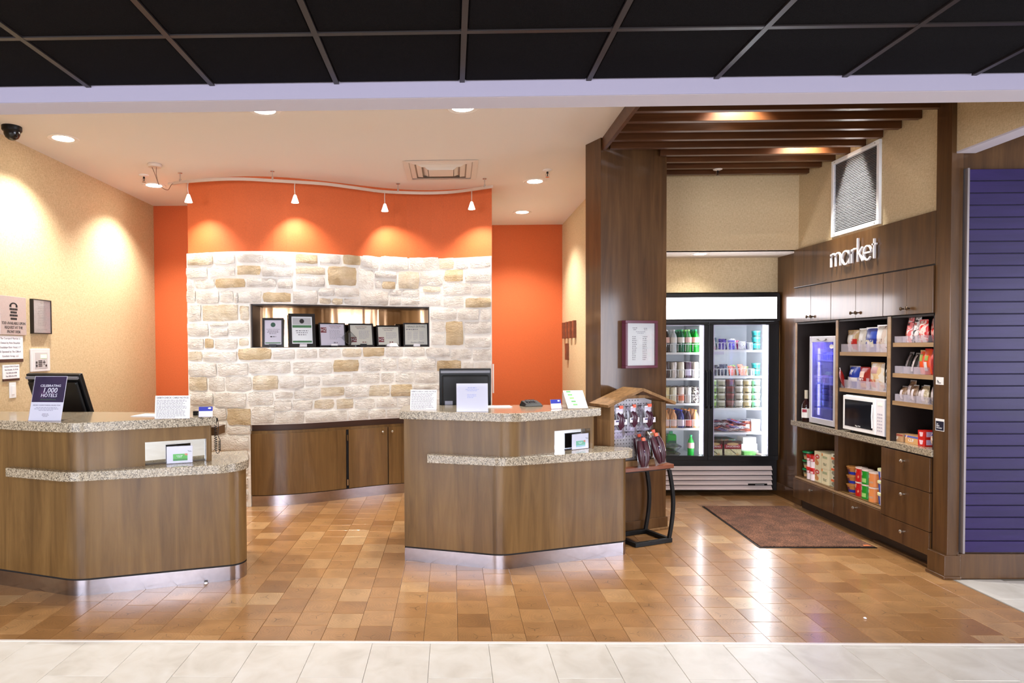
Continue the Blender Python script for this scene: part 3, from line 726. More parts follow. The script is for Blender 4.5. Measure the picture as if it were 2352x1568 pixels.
# ---- signs on the desks -------------------------------------------
def lines(w_, rows, z1, z0, y=-.0022, x0=None, fill=.96, h=None, cen=False, seed=1):
    mb = MB(); r = random.Random(seed); hh = h or (z1 - z0) / rows * .42
    for i in range(rows):
        z = z1 - (z1 - z0) * (i + .5) / rows; x = -w_/2; L = w_ * (r.uniform(fill-.15, fill) if i < rows-1 else .6)
        if cen: x = -L/2
        e = x + L
        while x < e - .002:
            ww = r.uniform(.008, .022) if w_ > .06 else r.uniform(.004, .01); xb = min(x+ww, e)
            mb.add([(x, y, z-hh/2), (xb, y, z-hh/2), (xb, y, z+hh/2), (x, y, z+hh/2)], [(0,1,2,3)]); x = xb + hh * .9
    return mb
def acrylic_sign(name, label, loc, rz, w_, h, lean, cat='sign', cover=True):
    t = thing(name, label, cat, loc, rz)
    h_ = bpy.data.objects.new('sheet', B(-w_/2, w_/2, -.001, 0, 0, h).mesh('sheet', PAPER)); COL.objects.link(h_); h_.parent = t; h_.rotation_euler.x = -lean
    if cover: B(-w_/2-.002, w_/2+.002, -.0040, -.0025, 0, h+.002).obj('acrylic_cover', ACRYL, h_)
    mb = MB().box(-w_/2-.002, w_/2+.002, -.002, .11*h+.03, 0, .003); mb.obj('acrylic_foot', ACRYL, t)
    return t, h_
# left: firework sign
t, s_ = acrylic_sign('tabletop_sign', 'white and purple firework sign leaning in front of the left monitor', (-2.545, 4.02, 1.0805), R(-6), .222, .285, R(14))
def firework():
    mt, nt, b = nodes('firework_print'); L = nt.links.new; N = nt.nodes.new
    tc = N('ShaderNodeTexCoord'); v = N('ShaderNodeTexVoronoi'); v.inputs['Scale'].default_value = 13; L(tc.outputs['Object'], v.inputs['Vector'])
    n = N('ShaderNodeTexNoise'); n.inputs['Scale'].default_value = 26; n.inputs['Detail'].default_value = 6; L(tc.outputs['Object'], n.inputs['Vector'])
    ad = N('ShaderNodeMath'); ad.operation = 'MULTIPLY_ADD'; ad.inputs[1].default_value = .55; L(n.outputs['Fac'], ad.inputs[0]); L(v.outputs['Distance'], ad.inputs[2])
    r = ramp(nt, [(.25, (250,214,196)), (.38, (190,110,112)), (.52, (96,52,90)), (.7, (58,36,72)), (1, (46,30,64))])
    L(ad.outputs[0], r.inputs[0]); L(r.outputs[0], b.inputs['Base Color']); b.inputs['Roughness'].default_value = .4
    return mt
B(-.108, .108, -.002, -.001, .118, .282).obj('picture_panel', firework(), s_)
wht = mat('white_print', (245,244,250), .6)
text('CELEBRATING', .021, s_, (.006, -.0024, .222), wht, sx=1.05, shear=.12); text('1,000', .046, s_, (.006, -.0024, .192), wht, shear=.12); text('HOTELS', .031, s_, (.004, -.0024, .160), wht, shear=.12)
text('#CourtyardHotels', .014, s_, (.004, -.0024, .135), mat('green_print', (80,106,70), .6))
text('MORE COURTYARDS. MORE FUN.', .0125, s_, (0, -.0022, .098), PRINTL)
lines(.17, 3, .088, .062, cen=True, seed=3).obj('small_print', PRINTL, s_); lines(.05, 3, .048, .024, cen=True, seed=4).obj('small_print', PRINT, s_)
# debit notices, one on each desk
for (lab, loc, rz, w_, h, sd) in [('DEBIT', (-1.79, 4.135, 1.0805), R(2), .222, .146, 5), ('DEBIT2', (-.205, 4.66, 1.0805), R(-6), .19, .145, 6)]:
    t, s_ = acrylic_sign('tabletop_sign', 'landscape card notice full of small grey print on the left desk' if sd == 5 else 'card notice full of small grey print beside the middle desk monitor', loc, rz, w_, h, R(12 if sd == 6 else 6), cover=False)
    text('DEBIT/CHECK CARD NOTICE', .0155 if sd == 5 else .0135, s_, (0, -.0022, h-.014), INK)
    lines(w_*.92, 15, h-.024, .006, seed=sd).obj('small_print', PRINT, s_)
# bright white sign before the middle monitor
t, s_ = acrylic_sign('tabletop_sign', 'glossy white upright sign before the middle desk monitor', (.142, 4.52, 1.0805), R(2), .218, .195, R(7))
lines(.10, 1, .172, .158, cen=True, seed=7, h=.006).obj('small_print', mat('pale_blue_print', (196,202,236), .7), s_); lines(.11, 2, .158, .140, cen=True, seed=8).obj('small_print', MATS['pale_blue_print'], s_)
lines(.07, 3, .122, .092, seed=9).obj('small_print', MATS['pale_blue_print'], s_)
# blue and white card holders
BLUE = mat('royal_blue_print', (24,36,150), .5)
def card_holder(label, loc, rz):
    t = thing('card_holder', label, 'card holder', loc, rz)
    m_ = B(-.043, .043, -.001, .001, .002, .066); m_.v = [(x, y + z*.25, z) for x, y, z in m_.v]; m_.obj('card_stack', PAPER, t)
    m_ = B(-.043, .043, -.003, -.0012, .038, .066); m_.v = [(x, y + z*.25, z) for x, y, z in m_.v]; m_.obj('blue_band', BLUE, t)
    m_ = MB().disc((.024, -.0034, .056), .010, .005, 14); m_.v = [(x, y + z*.25, z) for x, y, z in m_.v]; m_.obj('white_oval', PAPER, t)
    B(-.046, .046, -.012, .03, 0, .002).obj('base', ACRYL, t); B(-.046, .046, -.014, -.011, 0, .03).obj('front_lip', ACRYL, t)
card_holder('blue and white card holder at the right end of the left desk', (-1.607, 4.22, 1.0805), R(12))
card_holder('blue and white card holder beside the brochure stack on the middle desk', (.752, 4.70, 1.0805), R(24))
B(-.03,.03,-.02,.02,0,.028).obj('stapler_tmp', BLACK).name = 'card_reader'
o = bpy.data.objects['card_reader']; o.location = (-1.70, 4.34, 1.0805); tag(o, 'small black card reader behind the blue card holder on the left desk', 'card reader')
# green key-card displays standing in the mirrored recesses
GREEN = mat('green_card', (84,184,72), .5); GREEN2 = mat('green_card_dark', (56,140,56), .5)
def keycard(label, loc, rz, c1, c2):
    t = thing('card_display', label, 'display', loc, rz)
    B(-.078, .078, -.004, -.001, .003, .112).obj('white_card', PAPER, t)
    B(-.082, .082, -.007, -.0045, 0, .117).obj('acrylic_front', ACRYL, t); B(-.082, .082, -.007, .045, 0, .003).obj('acrylic_foot', ACRYL, t)
    B(-.04, .048, -.0046, -.0040, .018, .062).obj('green_card', c1, t); B(-.04, .048, -.0048, -.0046, .018, .030).obj('card_band', c2, t)
    MB().disc((.04, -.005, .057), .010, .007, 12).obj('orange_mark', mat('salmon_print', (214,140,106), .6), t)
    lines(.04, 2, .054, .038, -.0048, cen=True, seed=70).obj('small_print', wht, t)
    MB().tube([(.05,-.0075,.082),(.058,-.0075,.076),(.066,-.0075,.078),(.072,-.0075,.074)], .0012, 5).obj('scribble', INK, t)
ang_l = math.atan2(lb[1]-la[1], lb[0]-la[0]); ang_r = math.atan2(rb[1]-ra[1], rb[0]-ra[0])
keycard('green and white card display before the mirror recess of the left desk', (-1.775, 4.205, .7805), R(20), GREEN, GREEN2)
keycard('pale green card display in the mirror recess of the middle desk', (.930, 4.757, .7805), ang_r, mat('teal_card', (110,190,150), .4), mat('teal_card_pale', (150,196,206), .4))
# brochures fanned in a holder
t = thing('brochure_holder', 'fanned stack of white brochures with green photos on the middle desk', 'brochure holder', (.90, 4.72, 1.0805), R(10))
B(-.078, .078, -.03, .09, 0, .004).obj('base', ACRYL, t)
for i in range(5):
    z = .004 + .022 * i; y = -.03 + .020 * i
    m_ = B(-.075, .075, 0, .004, 0, .085); m_.v = [(x, y + b*1 + z_*.35, z + z_*.38) for x, b, z_ in m_.v]; m_.obj('brochure', PAPER, t)
    m_ = B(-.030, .004, -.0012, 0, .052, .080); m_.v = [(x - .006*i, y + b + z_*.35, z + z_*.38) for x, b, z_ in m_.v]; m_.obj('photo_patch', [GREEN, GREEN2, mat('leaf_green', (120,176,90), .6)][i % 3], t)
MB().add([(-.078,-.034,0),(-.078,.09,0),(-.078,.09,.11),(-.078,.06,.115)], [(0,1,2,3)]).obj('side_panel', ACRYL, t)
# card terminal and papers
t = thing('card_terminal', 'low black card terminal behind the middle desk top', 'card terminal', (.60, 4.93, 1.0805), R(18))
m_ = MB().add([(-.075,-.05,0),(.075,-.05,0),(.075,.06,0),(-.075,.06,0),(-.06,-.03,.022),(.065,-.03,.022),(.065,.05,.040),(-.06,.05,.040)], [(0,3,2,1),(4,5,6,7),(0,1,5,4),(1,2,6,5),(2,3,7,6),(3,0,4,7)])
m_.obj('casing', BLACK, t, bev=.004); B(-.045,.045,.052,.056,.02,.036).obj('display', BLACKG, t)
mk = MB()
for a in range(4):
    for b_ in range(3): mk.box(-.04+.02*a, -.026+.02*a, -.02+.02*b_, -.006+.02*b_, .0255+.008*b_, .029+.0085*b_)
mk.obj('keys', mat('key_grey', (70,70,74), .5), t)
for i, (x, y, a, lb_) in enumerate([(.33, 4.86, 5, 'thin sheaf of white papers on the middle desk behind the sign'), (-2.02, 4.33, -8, 'loose white papers lying on the left desk top')]):
    t = thing('paper_sheets', lb_, 'paper', (x, y, 1.0805), R(a))
    for k in range(3): B(-.10+.006*k, .10+.006*k, -.07, .07, .0016*k, .0016*k+.0014).obj('sheet', PAPER, t)
# coiled handset cord hanging past the end of the left desk
t = thing('telephone_cord', 'black coiled handset cord hanging at the right end of the left desk', 'cord', (-1.575, 4.30, .79))
P_ = []
zs = lambda i, n: .235 - .175 * i / n
for i in range(0, 145): a = i / 144 * 12 * 2 * math.pi; P_.append((.004 + .009*math.cos(a), .009*math.sin(a), zs(i, 144)))
for i in range(0, 37): a = i / 36 * math.pi; P_.append((.016 - .012*math.cos(a), 0, .060 - .02*math.sin(a)))
for i in range(0, 73): a = i / 72 * 6 * 2 * math.pi; P_.append((.028 + .008*math.cos(a), .008*math.sin(a), .060 + .065*i/72))
P_ += [(.026,0,.14), (.018,0,.16), (.020,.01,.22), (.012,.02,.262), (.004,.02,.275)]
MB().tube(P_, .0021, 5).obj('coil', BLACK, t); MB().tube([(-.01,.03,.235),(.002,.012,.25),(.006,.015,.275)], .009, 8).obj('plug', BLACK, t)
for (sx_, sy_, lb_) in ((2.30, 3.66, 'tiny white paper crumb on the open wood floor at the right'),):
    o = MB().lathe([(.001,0),(.007,.001),(.009,.004),(.005,.008),(.001,.009)], 9).obj('paper_scrap', PAPER, smooth=True); o.location = (sx_, sy_, .001); tag(o, lb_, 'scrap')
o = MB().lathe([(.001,0),(.010,.001),(.013,.006),(.008,.012),(.001,.013)], 10).obj('paper_scrap', PAPER, smooth=True); o.location = (-1.60, 4.168, .001)
tag(o, 'tiny white paper crumb on the floor below the left desk', 'scrap')

# ================================================================== CREDENZA UNDER THE STONE WALL
t = thing('credenza', 'curved wooden credenza with steel kick plate below the stone wall', 'cabinet', (-1.0, 6.5, 0))
def cseg(x0, x1, f, b, z0, z1, nm, m_, par=None, **kw):
    n = max(3, int((x1-x0)*14)); p = curve(x0, x1, f, n); q = curve(x0, x1, b, n); mb = MB(); mb._strip(p, q, z0, z1)
    return mb.obj(nm, m_, par or t, world=True, smooth=True, **kw)
cseg(-1.945, .40, .0, .28, .10, .705, 'carcass', DARKGAP)
cseg(-1.945, .40, .02, .28, .705, .79, 'top_recess', mat('umber_wood', (74,44,26), .5))
cseg(-1.950, .40, -.012, .0, .700, .728, 'top_rail', WOOD)
cseg(-1.950, -1.068, -.03, -.005, .108, .702, 'fixed_panel', WOOD)
d1 = cseg(-1.042, -.668, -.03, -.005, .108, .702, 'door', WOOD); d2 = cseg(-.660, -.30, -.03, -.005, .108, .702, 'door', WOOD); d3 = cseg(-.29, .06, -.03, -.005, .108, .702, 'door', WOOD); cseg(.068, .40, -.03, -.005, .108, .702, 'door', WOOD)
cseg(-1.955, .40, -.022, .0, 0, .10, 'kick_plate', STEEL)
def knob(par, x, y, z, r=.013, ax=(0,-1), m_=None, world=True):
    pr = [(r*.45, 0), (r*.35, r*.7), (r*.5, r*1.0), (r, r*1.5), (r*1.0, r*1.9), (r*.6, r*2.3), (0, r*2.4)]
    mb = MB().lathe(pr, 12); 
    mb.v = [(x + px*ax[1]*-1 + pz*ax[0], y + px*ax[0] + pz*ax[1], z + py) for px, py, pz in mb.v]
    o = mb.obj('knob', m_ or NICKEL, par, smooth=True)
    if world: o.location = -wloc(par)
    return o
knob(d1, -.712, S(-.712)-.03, .655); knob(d2, -.618, S(-.618)-.03, .655); knob(d3, .01, S(.01)-.03, .655)
for z in (.62, .17): MB().tube([(-1.052, S(-1.05)-.036, z-.03), (-1.052, S(-1.05)-.036, z+.03)], .007, 8).obj('hinge', CHROME, d1).location = -wloc(d1)

# ================================================================== NICHE: framed awards
NF = [(-1.738, .205, .285, .022, 'cert', 'black framed certificate with a round seal, leftmost in the stone niche'),
      (-1.470, .262, .330, .030, 'green', 'tall black framed certificate with green bands in the stone niche'),
      (-1.195, .275, .240, .012, 'hz', 'framed red-lettered award, left of the crystal in the stone niche'),
      (-.925, .270, .238, .016, 'hz2', 'framed award behind the crystal trophy in the stone niche'),
      (-.660, .258, .222, .016, 'hz3', 'framed red-lettered award, fifth from the left in the stone niche'),
      (-.375, .270, .250, .016, 'news', 'black framed newspaper award, rightmost in the stone niche')]
FRB = mat('frame_black', (18,15,16), .3); CREAM = mat('cream_page', (226,220,208), .7); LAV = mat('lavender_page', (220,210,224), .7); REDP = mat('dark_red_print', (120,28,36), .6)
for i, (x, w_, h, fwid, kd, lab) in enumerate(NF):
    sl = math.atan((S(x+.05)-S(x-.05))/.1)
    t = thing('picture_frame', lab, 'frame', (x, S(x)+.06, NZ0+.0065), sl)
    h_ = bpy.data.objects.new('frame', MB().box(-w_/2,w_/2,-.016,0,0,fwid).box(-w_/2,w_/2,-.016,0,h-fwid,h).box(-w_/2,-w_/2+fwid,-.016,0,fwid,h-fwid).box(w_/2-fwid,w_/2,-.016,0,fwid,h-fwid).mesh('frame', FRB))
    COL.objects.link(h_); h_.parent = t; h_.rotation_euler.x = -R(8)
    pw, ph = w_-2*fwid, h-2*fwid
    B(-pw/2, pw/2, -.009, -.005, fwid, h-fwid).obj('page', {'cert': LAV, 'hz': LAV, 'green': PAPER}.get(kd, CREAM), h_)
    B(-pw/2, pw/2, -.0125, -.0115, fwid, h-fwid).obj('glazing', GLASS, h_)
    B(-.035, .035, -.055, .02, 0, .012).obj('easel_base', BLACK if i in (0, 2, 3) else mat('easel_clear', (200,196,200), .25), t)
    B(-.035, .035, -.055, -.050, .012, .028).obj('easel_lip', BLACK if i in (0, 3) else MATS.get('easel_clear') or BLACK, t)
    y = -.0095; zt = h - fwid
    if kd == 'cert':
        MB().lathe([(.019,0),(.023,0),(.023,.0004),(.019,.0004)], 18, (0, y, zt-.045), 'y').obj('seal', mat('dark_green', (40,84,66), .6), h_)
        text('Certificate of Excellence', .0135, h_, (0, y, zt-.09), PRINT, sx=.95); lines(.12, 3, zt-.10, zt-.14, y, cen=True, seed=21).obj('small_print', PRINT, h_)
        lines(.09, 1, zt-.15, zt-.175, y, cen=True, seed=22, h=.010).obj('small_print', INK, h_); B(-pw/2+.008, pw/2-.008, y-.0005, y, fwid+.012, fwid+.022).obj('green_band', mat('band_green', (84,132,84), .6), h_)
    elif kd == 'green':
        B(-pw/2+.008, pw/2-.008, y-.0005, y, zt-.11, zt-.085).obj('green_band', mat('band_green2', (70,120,76), .6), h_); B(-pw/2+.008, pw/2-.008, y-.0005, y, fwid+.012, fwid+.030).obj('green_band', MATS['band_green2'], h_)
        B(-pw/2+.012, pw/2-.012, y-.0004, y, zt-.08, zt-.012).obj('grey_panel', mat('grey_panel', (190,186,188), .6), h_)
        MB().lathe([(.018,0),(.023,0),(.023,.0004),(.018,.0004)], 18, (0, y-.001, zt-.045), 'y').obj('seal', INK, h_); lines(.13, 3, zt-.13, zt-.19, y, cen=True, seed=23).obj('small_print', PRINT, h_)
    elif kd == 'news':
        text('HERALD-ZEITUNG', .026, h_, (0, y, zt-.025), INK, sx=.92); lines(.21, 1, zt-.045, zt-.062, y, seed=24, h=.008).obj('small_print', PRINT, h_)
        for k in range(3): lines(.05, 9, zt-.075, fwid+.05, y, seed=25+k).obj('small_print', PRINTL, h_).location.x = -.068+.065*k
        text('Readers Choice', .022, h_, (.01, y, fwid+.025), PRINT, shear=.3)
    else:
        zq = zt-.06 if kd == 'hz' else fwid+.055; xq = -pw/2+.035
        B(xq-.030, xq+.030, y-.0004, y, zq-.026, zq+.026).obj('red_square', REDP, h_); text('HZ', .044, h_, (xq, y-.001, zq), PAPER, sx=.95)
        text('Courtyard Marriott', .0155, h_, (.03 if kd == 'hz' else 0, y, zt-.018), REDP); text('New Braunfels', .0155, h_, (.03 if kd == 'hz' else 0, y, zt-.036), PRINT)
        lines(.13, 7, zt-.055, fwid+.06, y, seed=30+i).obj('small_print', PRINTL, h_).location.x = .035 if kd == 'hz' else .04
        lines(.08, 1, fwid+.040, fwid+.018, y, seed=60+i, h=.010).obj('small_print', REDP if kd != 'hz' else PRINT, h_).location.x = .05
t = thing('crystal_trophy', 'clear crystal diamond trophy standing before the niche frames', 'trophy', (-1.035, S(-1.035)-.005, NZ0+.0065), .35)
D = .078
MB().add([(0,-.014,.012),(D,-.014,.012+D),(0,-.014,.012+2*D),(-D,-.014,.012+D),(0,.014,.012),(D,.014,.012+D),(0,.014,.012+2*D),(-D,.014,.012+D)], [(0,1,2,3),(4,7,6,5),(0,4,5,1),(1,5,6,2),(2,6,7,3),(3,7,4,0)]).obj('diamond', glassy('crystal', (240,242,245), .03, .06), t, bev=.004)
B(-.07, .07, -.03, .03, 0, .012).obj('base', MATS['crystal'], t, bev=.002); B(-.008,.008,-.0155,-.0145,.02,.14).obj('etched_panel', mat('etched_dark', (60,56,56), .3), t)
t = thing('card_stack_holder', 'small bright white card holder on the niche ledge', 'card holder', (-.60, S(-.60)-.012, NZ0+.0065), .55)
MB().add([(-.045,-.02,0),(.045,-.02,0),(.045,.02,0),(-.045,.02,0),(-.03,.0,.034),(.03,.0,.034),(.03,.018,.034),(-.03,.018,.034)], [(0,3,2,1),(4,5,6,7),(0,1,5,4),(1,2,6,5),(2,3,7,6),(3,0,4,7)]).obj('cards', WHITE, t); B(-.05,.05,-.026,.025,0,.004).obj('base', ACRYL, t)

# ================================================================== LEFT WALL (x = -3.43): everything faces +x
XW = -3.43
def onleft(name, label, cat, y, z, group=None): return thing(name, label, cat, (XW, y, z), R(90), group)
BRUSH = mat('brushed_plaque', (200,186,184), .35, .5, noise=.05, nscale=120)
t = onleft('wall_sign', 'brushed metal telephone device sign at the upper left of the wall signs', 'sign', 5.035, 1.79)
B(-.152, .152, -.014, -.001, -.150, .150).obj('plaque', BRUSH, t, bev=.002)
pic = MB()
for k in range(13):
    a0, a1 = R(12 + 156*k/13), R(12 + 156*(k+1)/13); r0, r1 = .030, .046
    pic.add([(q*math.cos(a), -.0155, .074 + .62*q*math.sin(a)) for q, a in ((r0,a0),(r1,a0),(r1,a1),(r0,a1))], [(0,1,2,3)])
pic.box(-.046,-.026,-.0155,-.0145,.066,.082).box(.026,.046,-.0155,-.0145,.066,.082)
for j, nk in enumerate((5, 4, 5)):
    for k in range(nk): x = (k-(nk-1)/2)*.0185; z = .050 - .024*j; pic.box(x-.0075, x+.0075, -.0155, -.0145, z-.008, z+.008)
pic.box(-.036, .036, -.0155, -.0145, -.032, -.016)
pic.obj('telephone_symbol', INK, t)
for k, s in enumerate(('TDD AVAILABLE UPON', 'REQUEST AT THE', 'FRONT DESK')): text(s, .031, t, (0, -.0146, -.060-.033*k), INK, sx=.86)
BROWN = mat('brown_strip', (70,40,30), .5)
t = onleft('wall_sign', 'white owner notice with a brown lower edge, middle of the wall signs', 'sign', 5.00, 1.528)
B(-.148, .148, -.008, -.001, -.075, .105).obj('plate', PAPER, t); B(-.148, .148, -.009, -.001, -.100, -.075).obj('brown_edge', BROWN, t)
for k, s in enumerate(('The Courtyard Marriott is', 'Owned by New Braunfels', 'Guadalupe River Hotel, L.P.', '& Operated by The Clifford', 'Goodwin Group, LLC')): text(s, .0215, t, (0, -.0085, .084-.034*k), PRINT)
t = onleft('wall_sign', 'small white address plate with a brown lower edge above the light switch', 'sign', 5.005, 1.345)
B(-.094, .094, -.008, -.001, -.044, .064).obj('plate', PAPER, t); B(-.094, .094, -.009, -.001, -.062, -.044).obj('brown_edge', BROWN, t)
for k, s in enumerate(('Courtyard 750 IH 35 North', 'New Braunfels, TX 78130', 'Tel: 830-626-4700', 'Fax: 830-626-4701')): text(s, .0145 if k < 2 else .017, t, (0, -.0085, .050-.025*k), PRINT)
t = onleft('light_switch', 'white rocker light switch below the address plate', 'switch', 5.022, 1.210)
B(-.039, .039, -.006, 0, -.062, .062).obj('plate', WHITE, t, bev=.003); B(-.017, .017, -.010, -.006, -.034, .034).obj('rocker', WHITEM, t, bev=.002)
t = onleft('picture_frame', 'thin black framed certificate on the tan wall above the keypad', 'frame', 5.373, 1.797)
MB().box(-.122,.122,-.03,-.001,-.142,-.134).box(-.122,.122,-.03,-.001,.134,.142).box(-.122,-.114,-.03,-.001,-.134,.134).box(.114,.122,-.03,-.001,-.134,.134).obj('frame', FRB, t)
B(-.114,.114,-.024,-.001,-.134,.134).obj('page', LAV, t); B(-.114,.114,-.028,-.027,-.134,.134).obj('glazing', GLASS, t)
lines(.06, 1, .125, .100, -.0245, cen=True, seed=40, h=.006).obj('small_print', PRINT, t); lines(.16, 12, .09, -.08, -.0245, cen=True, seed=41, fill=.75).obj('small_print', PRINTL, t); lines(.18, 2, -.10, -.125, -.0245, seed=42).obj('small_print', PRINTL, t)
t = onleft('alarm_keypad', 'white wall keypad with a green display below the framed certificate', 'keypad', 5.356, 1.437)
GREYP = mat('light_grey_plastic', (196,192,192), .45)
B(-.122, .122, -.022, -.001, -.095, .095).obj('casing', mat('pale_plastic', (222,218,218), .45), t, bev=.006); B(-.080, .080, -.024, -.021, -.066, .062).obj('faceplate', GREYP, t)
B(-.012, .066, -.0255, -.0235, .016, .046).obj('display', emis('lcd_green', (140,214,40), .9), t)
kp = MB()
for a in range(4):
    for b_ in range(4): kp.box(-.042+.013*a, -.032+.013*a, -.026, -.023, -.052+.014*b_, -.044+.014*b_)
for z in (-.02, -.046): kp.box(-.076, -.056, -.026, -.023, z-.008, z+.010)
kp.box(.05,.070,-.026,-.023,-.055,-.038); kp.box(.025,.040,-.026,-.023,-.025,-.012); kp.box(.015,.024,-.026,-.023,-.021,-.015); kp.box(.041,.050,-.026,-.023,-.021,-.015); kp.box(.029,.036,-.026,-.023,-.010,-.002); kp.box(.029,.036,-.026,-.023,-.040,-.030)
kp.obj('keys', mat('dark_keys', (64,56,56), .5), t)

# small wooden bars hung on the right tan wall (x = 1.5, facing -x)
for i, (y, z) in enumerate([(8.66, 1.735), (8.42, 1.735), (8.19, 1.735), (7.94, 1.735), (8.43, 1.46)]):
    t = thing('wooden_plaque', ['farthest', 'second farthest', 'third farthest', 'nearest'][i] + ' of the four upright wooden plaques on the tan wall' if i < 4 else 'single lower wooden plaque below the row of four', 'plaque', (1.5, y, z), R(-90), 'wooden wall plaques' if i < 4 else None)
    B(-.055, .055, -.035, 0, -.105, .105).obj('board', mat('red_brown_board', (112,58,34), .5, noise=.2, nscale=30), t, bev=.002); B(-.05, .05, -.037, -.035, -.02, .02).obj('band', mat('light_board', (138,76,46), .5), t)
o = thing('paper_notice', 'strip of white paper on the edge of the stone wall right side', 'paper', (.424, S(.42)+.03, 1.20))
MB().box(-.002,.012,-.004,0,-.15,.15).obj('sheet', PAPER, o)

# ================================================================== FRAMED NOTICE ON THE PARTITION
q = PA + PU * .365 + PN * .002
t = thing('picture_frame', 'plum framed white price list on the wooden partition', 'frame', (q.x, q.y, 1.541), math.atan2(PU.y, PU.x))
PLUM = mat('plum_frame', (84,30,48), .3)
w_, h, f_ = .325, .385, .022
MB().box(-w_/2,w_/2,-.05,0,-h/2,-h/2+f_).box(-w_/2,w_/2,-.05,0,h/2-f_,h/2).box(-w_/2,-w_/2+f_,-.05,0,-h/2+f_,h/2-f_).box(w_/2-f_,w_/2,-.05,0,-h/2+f_,h/2-f_).obj('frame', PLUM, t, bev=.002)
B(-w_/2+f_, w_/2-f_, -.035, 0, -h/2+f_, h/2-f_).obj('page', PAPER, t); B(-w_/2+f_, w_/2-f_, -.044, -.043, -h/2+f_, h/2-f_).obj('glazing', GLASS, t)
lines(.05, 2, .140, .112, -.0355, cen=True, seed=48, h=.006).obj('small_print', PRINT, t).location.x = -.06; lines(.045, 2, .136, .112, -.0355, cen=True, seed=49, h=.006).obj('small_print', PRINT, t).location.x = .05; lines(.11, 2, .108, .085, -.0355, cen=True, seed=50).obj('small_print', PRINTL, t)
for k, x in enumerate((-.06, .045)): lines(.05, 13, .07, -.13, -.0355, seed=51+k, fill=.9).obj('small_print', PRINT, t).location.x = x

# ================================================================== CEILING FIXTURES
def spot(par, loc, power, ang, col=WARM, blend=.5, aim=None, rad=.04):
    l = bpy.data.lights.new('lamp_light', 'SPOT'); l.energy = power; l.spot_size = R(ang); l.spot_blend = blend; l.color = col; l.shadow_soft_size = rad
    o = bpy.data.objects.new('lamp_light', l); COL.objects.link(o); o.parent = par; o.location = loc
    if aim is not None:
        o.rotation_euler = Vector(aim).to_track_quat('-Z', 'Y').to_euler()
    return o
def downlight(label, x, y, z, power, r=.095, ang=120, group='recessed ceiling lights', col=WARM, blend=.7):
    t = thing('recessed_light', label, 'light', (x, y, z), group=group)
    MB().lathe([(r, -.004), (r+.012, -.007), (r+.020, -.001), (r, 0)], 28).obj('trim_ring', mat('lamp_trim', (232,226,220), .4), t, smooth=True)
    MB().lathe([(r, -.003), (r*.6, -.005), (0.0, -.006)], 28).obj('lens', LENS, t)
    spot(t, (0, 0, -.02), power, ang, col, blend)
    return t
DL = 100
downlight('recessed light nearest the left wall and the dome camera', -3.02, 5.07, ZC, DL*1.3)
downlight('recessed light beside the track canopy at the left', -2.985, 6.55, ZC, DL*1.3)
downlight('recessed light beside the sprinkler, nearer of the two at the right', .835, 6.55, ZC, DL)
downlight('recessed light nearest the orange alcove at the right', .87, 8.04, ZC, DL*1.3)
downlight('recessed light cut by the beam, above the left desk gap', -1.284, 4.52, ZC, DL*.8)
downlight('recessed light cut by the beam, above the middle desk', .085, 4.52, ZC, DL*.8)
# market lights between the slats, alcove light over the cooler
downlight('recessed light above the slats, nearer the lobby', 1.98, 4.515, 3.34, 150, ang=110, group='market slat lights')
downlight('recessed light above the slats, nearer the market cabinets', 2.86, 5.325, 3.34, 170, ang=110, group='market slat lights')
downlight('recessed light in the white soffit above the cooler', 2.42, 6.42, 2.42, 13, r=.07, ang=130, group=None)

t = thing('dome_camera', 'black dome security camera on the ceiling at the left', 'camera', (-3.235, 4.79, ZC))
MB().lathe([(.0,0),(.066,0),(.066,-.028),(.060,-.036),(0,-.036)], 24).obj('base', BLACK, t, smooth=True)
MB().lathe([(.054,-.036),(.053,-.058),(.042,-.082),(.022,-.097),(0,-.102)], 24).obj('dome', BLACKG, t, smooth=True)

def sprinkler(label, x, y, z, s=1.0, group='fire sprinklers'):
    t = thing('sprinkler', label, 'sprinkler', (x, y, z), group=group)
    MB().lathe([(.045*s,0),(.043*s,-.006*s),(.022*s,-.014*s),(.012*s,-.016*s),(0,-.016*s)], 18).obj('escutcheon', CEIL, t, smooth=True)
    MB().lathe([(.008*s,-.016*s),(.010*s,-.030*s),(.004*s,-.034*s),(.004*s,-.058*s),(0,-.058*s)], 10).obj('nozzle', BLACKM, t, smooth=True)
    fr = MB()
    for sx in (-1, 1): fr.tube([(sx*.008*s,0,-.028*s),(sx*.018*s,0,-.044*s),(sx*.006*s,0,-.064*s)], .0025*s, 6)
    fr.obj('arms', CHROME, t); MB().lathe([(.018*s,-.064*s),(.019*s,-.067*s),(0,-.068*s)], 14).obj('deflector', CHROME, t)
    return t
sprinkler('small ceiling sprinkler beside the nearer right light', .90, 6.14, ZC)
sprinkler('small ceiling sprinkler beside the track canopy', -2.905, 6.165, ZC)
t = sprinkler('silver sprinkler hanging below the wooden slats', 2.36, 5.86, 3.088, .9)

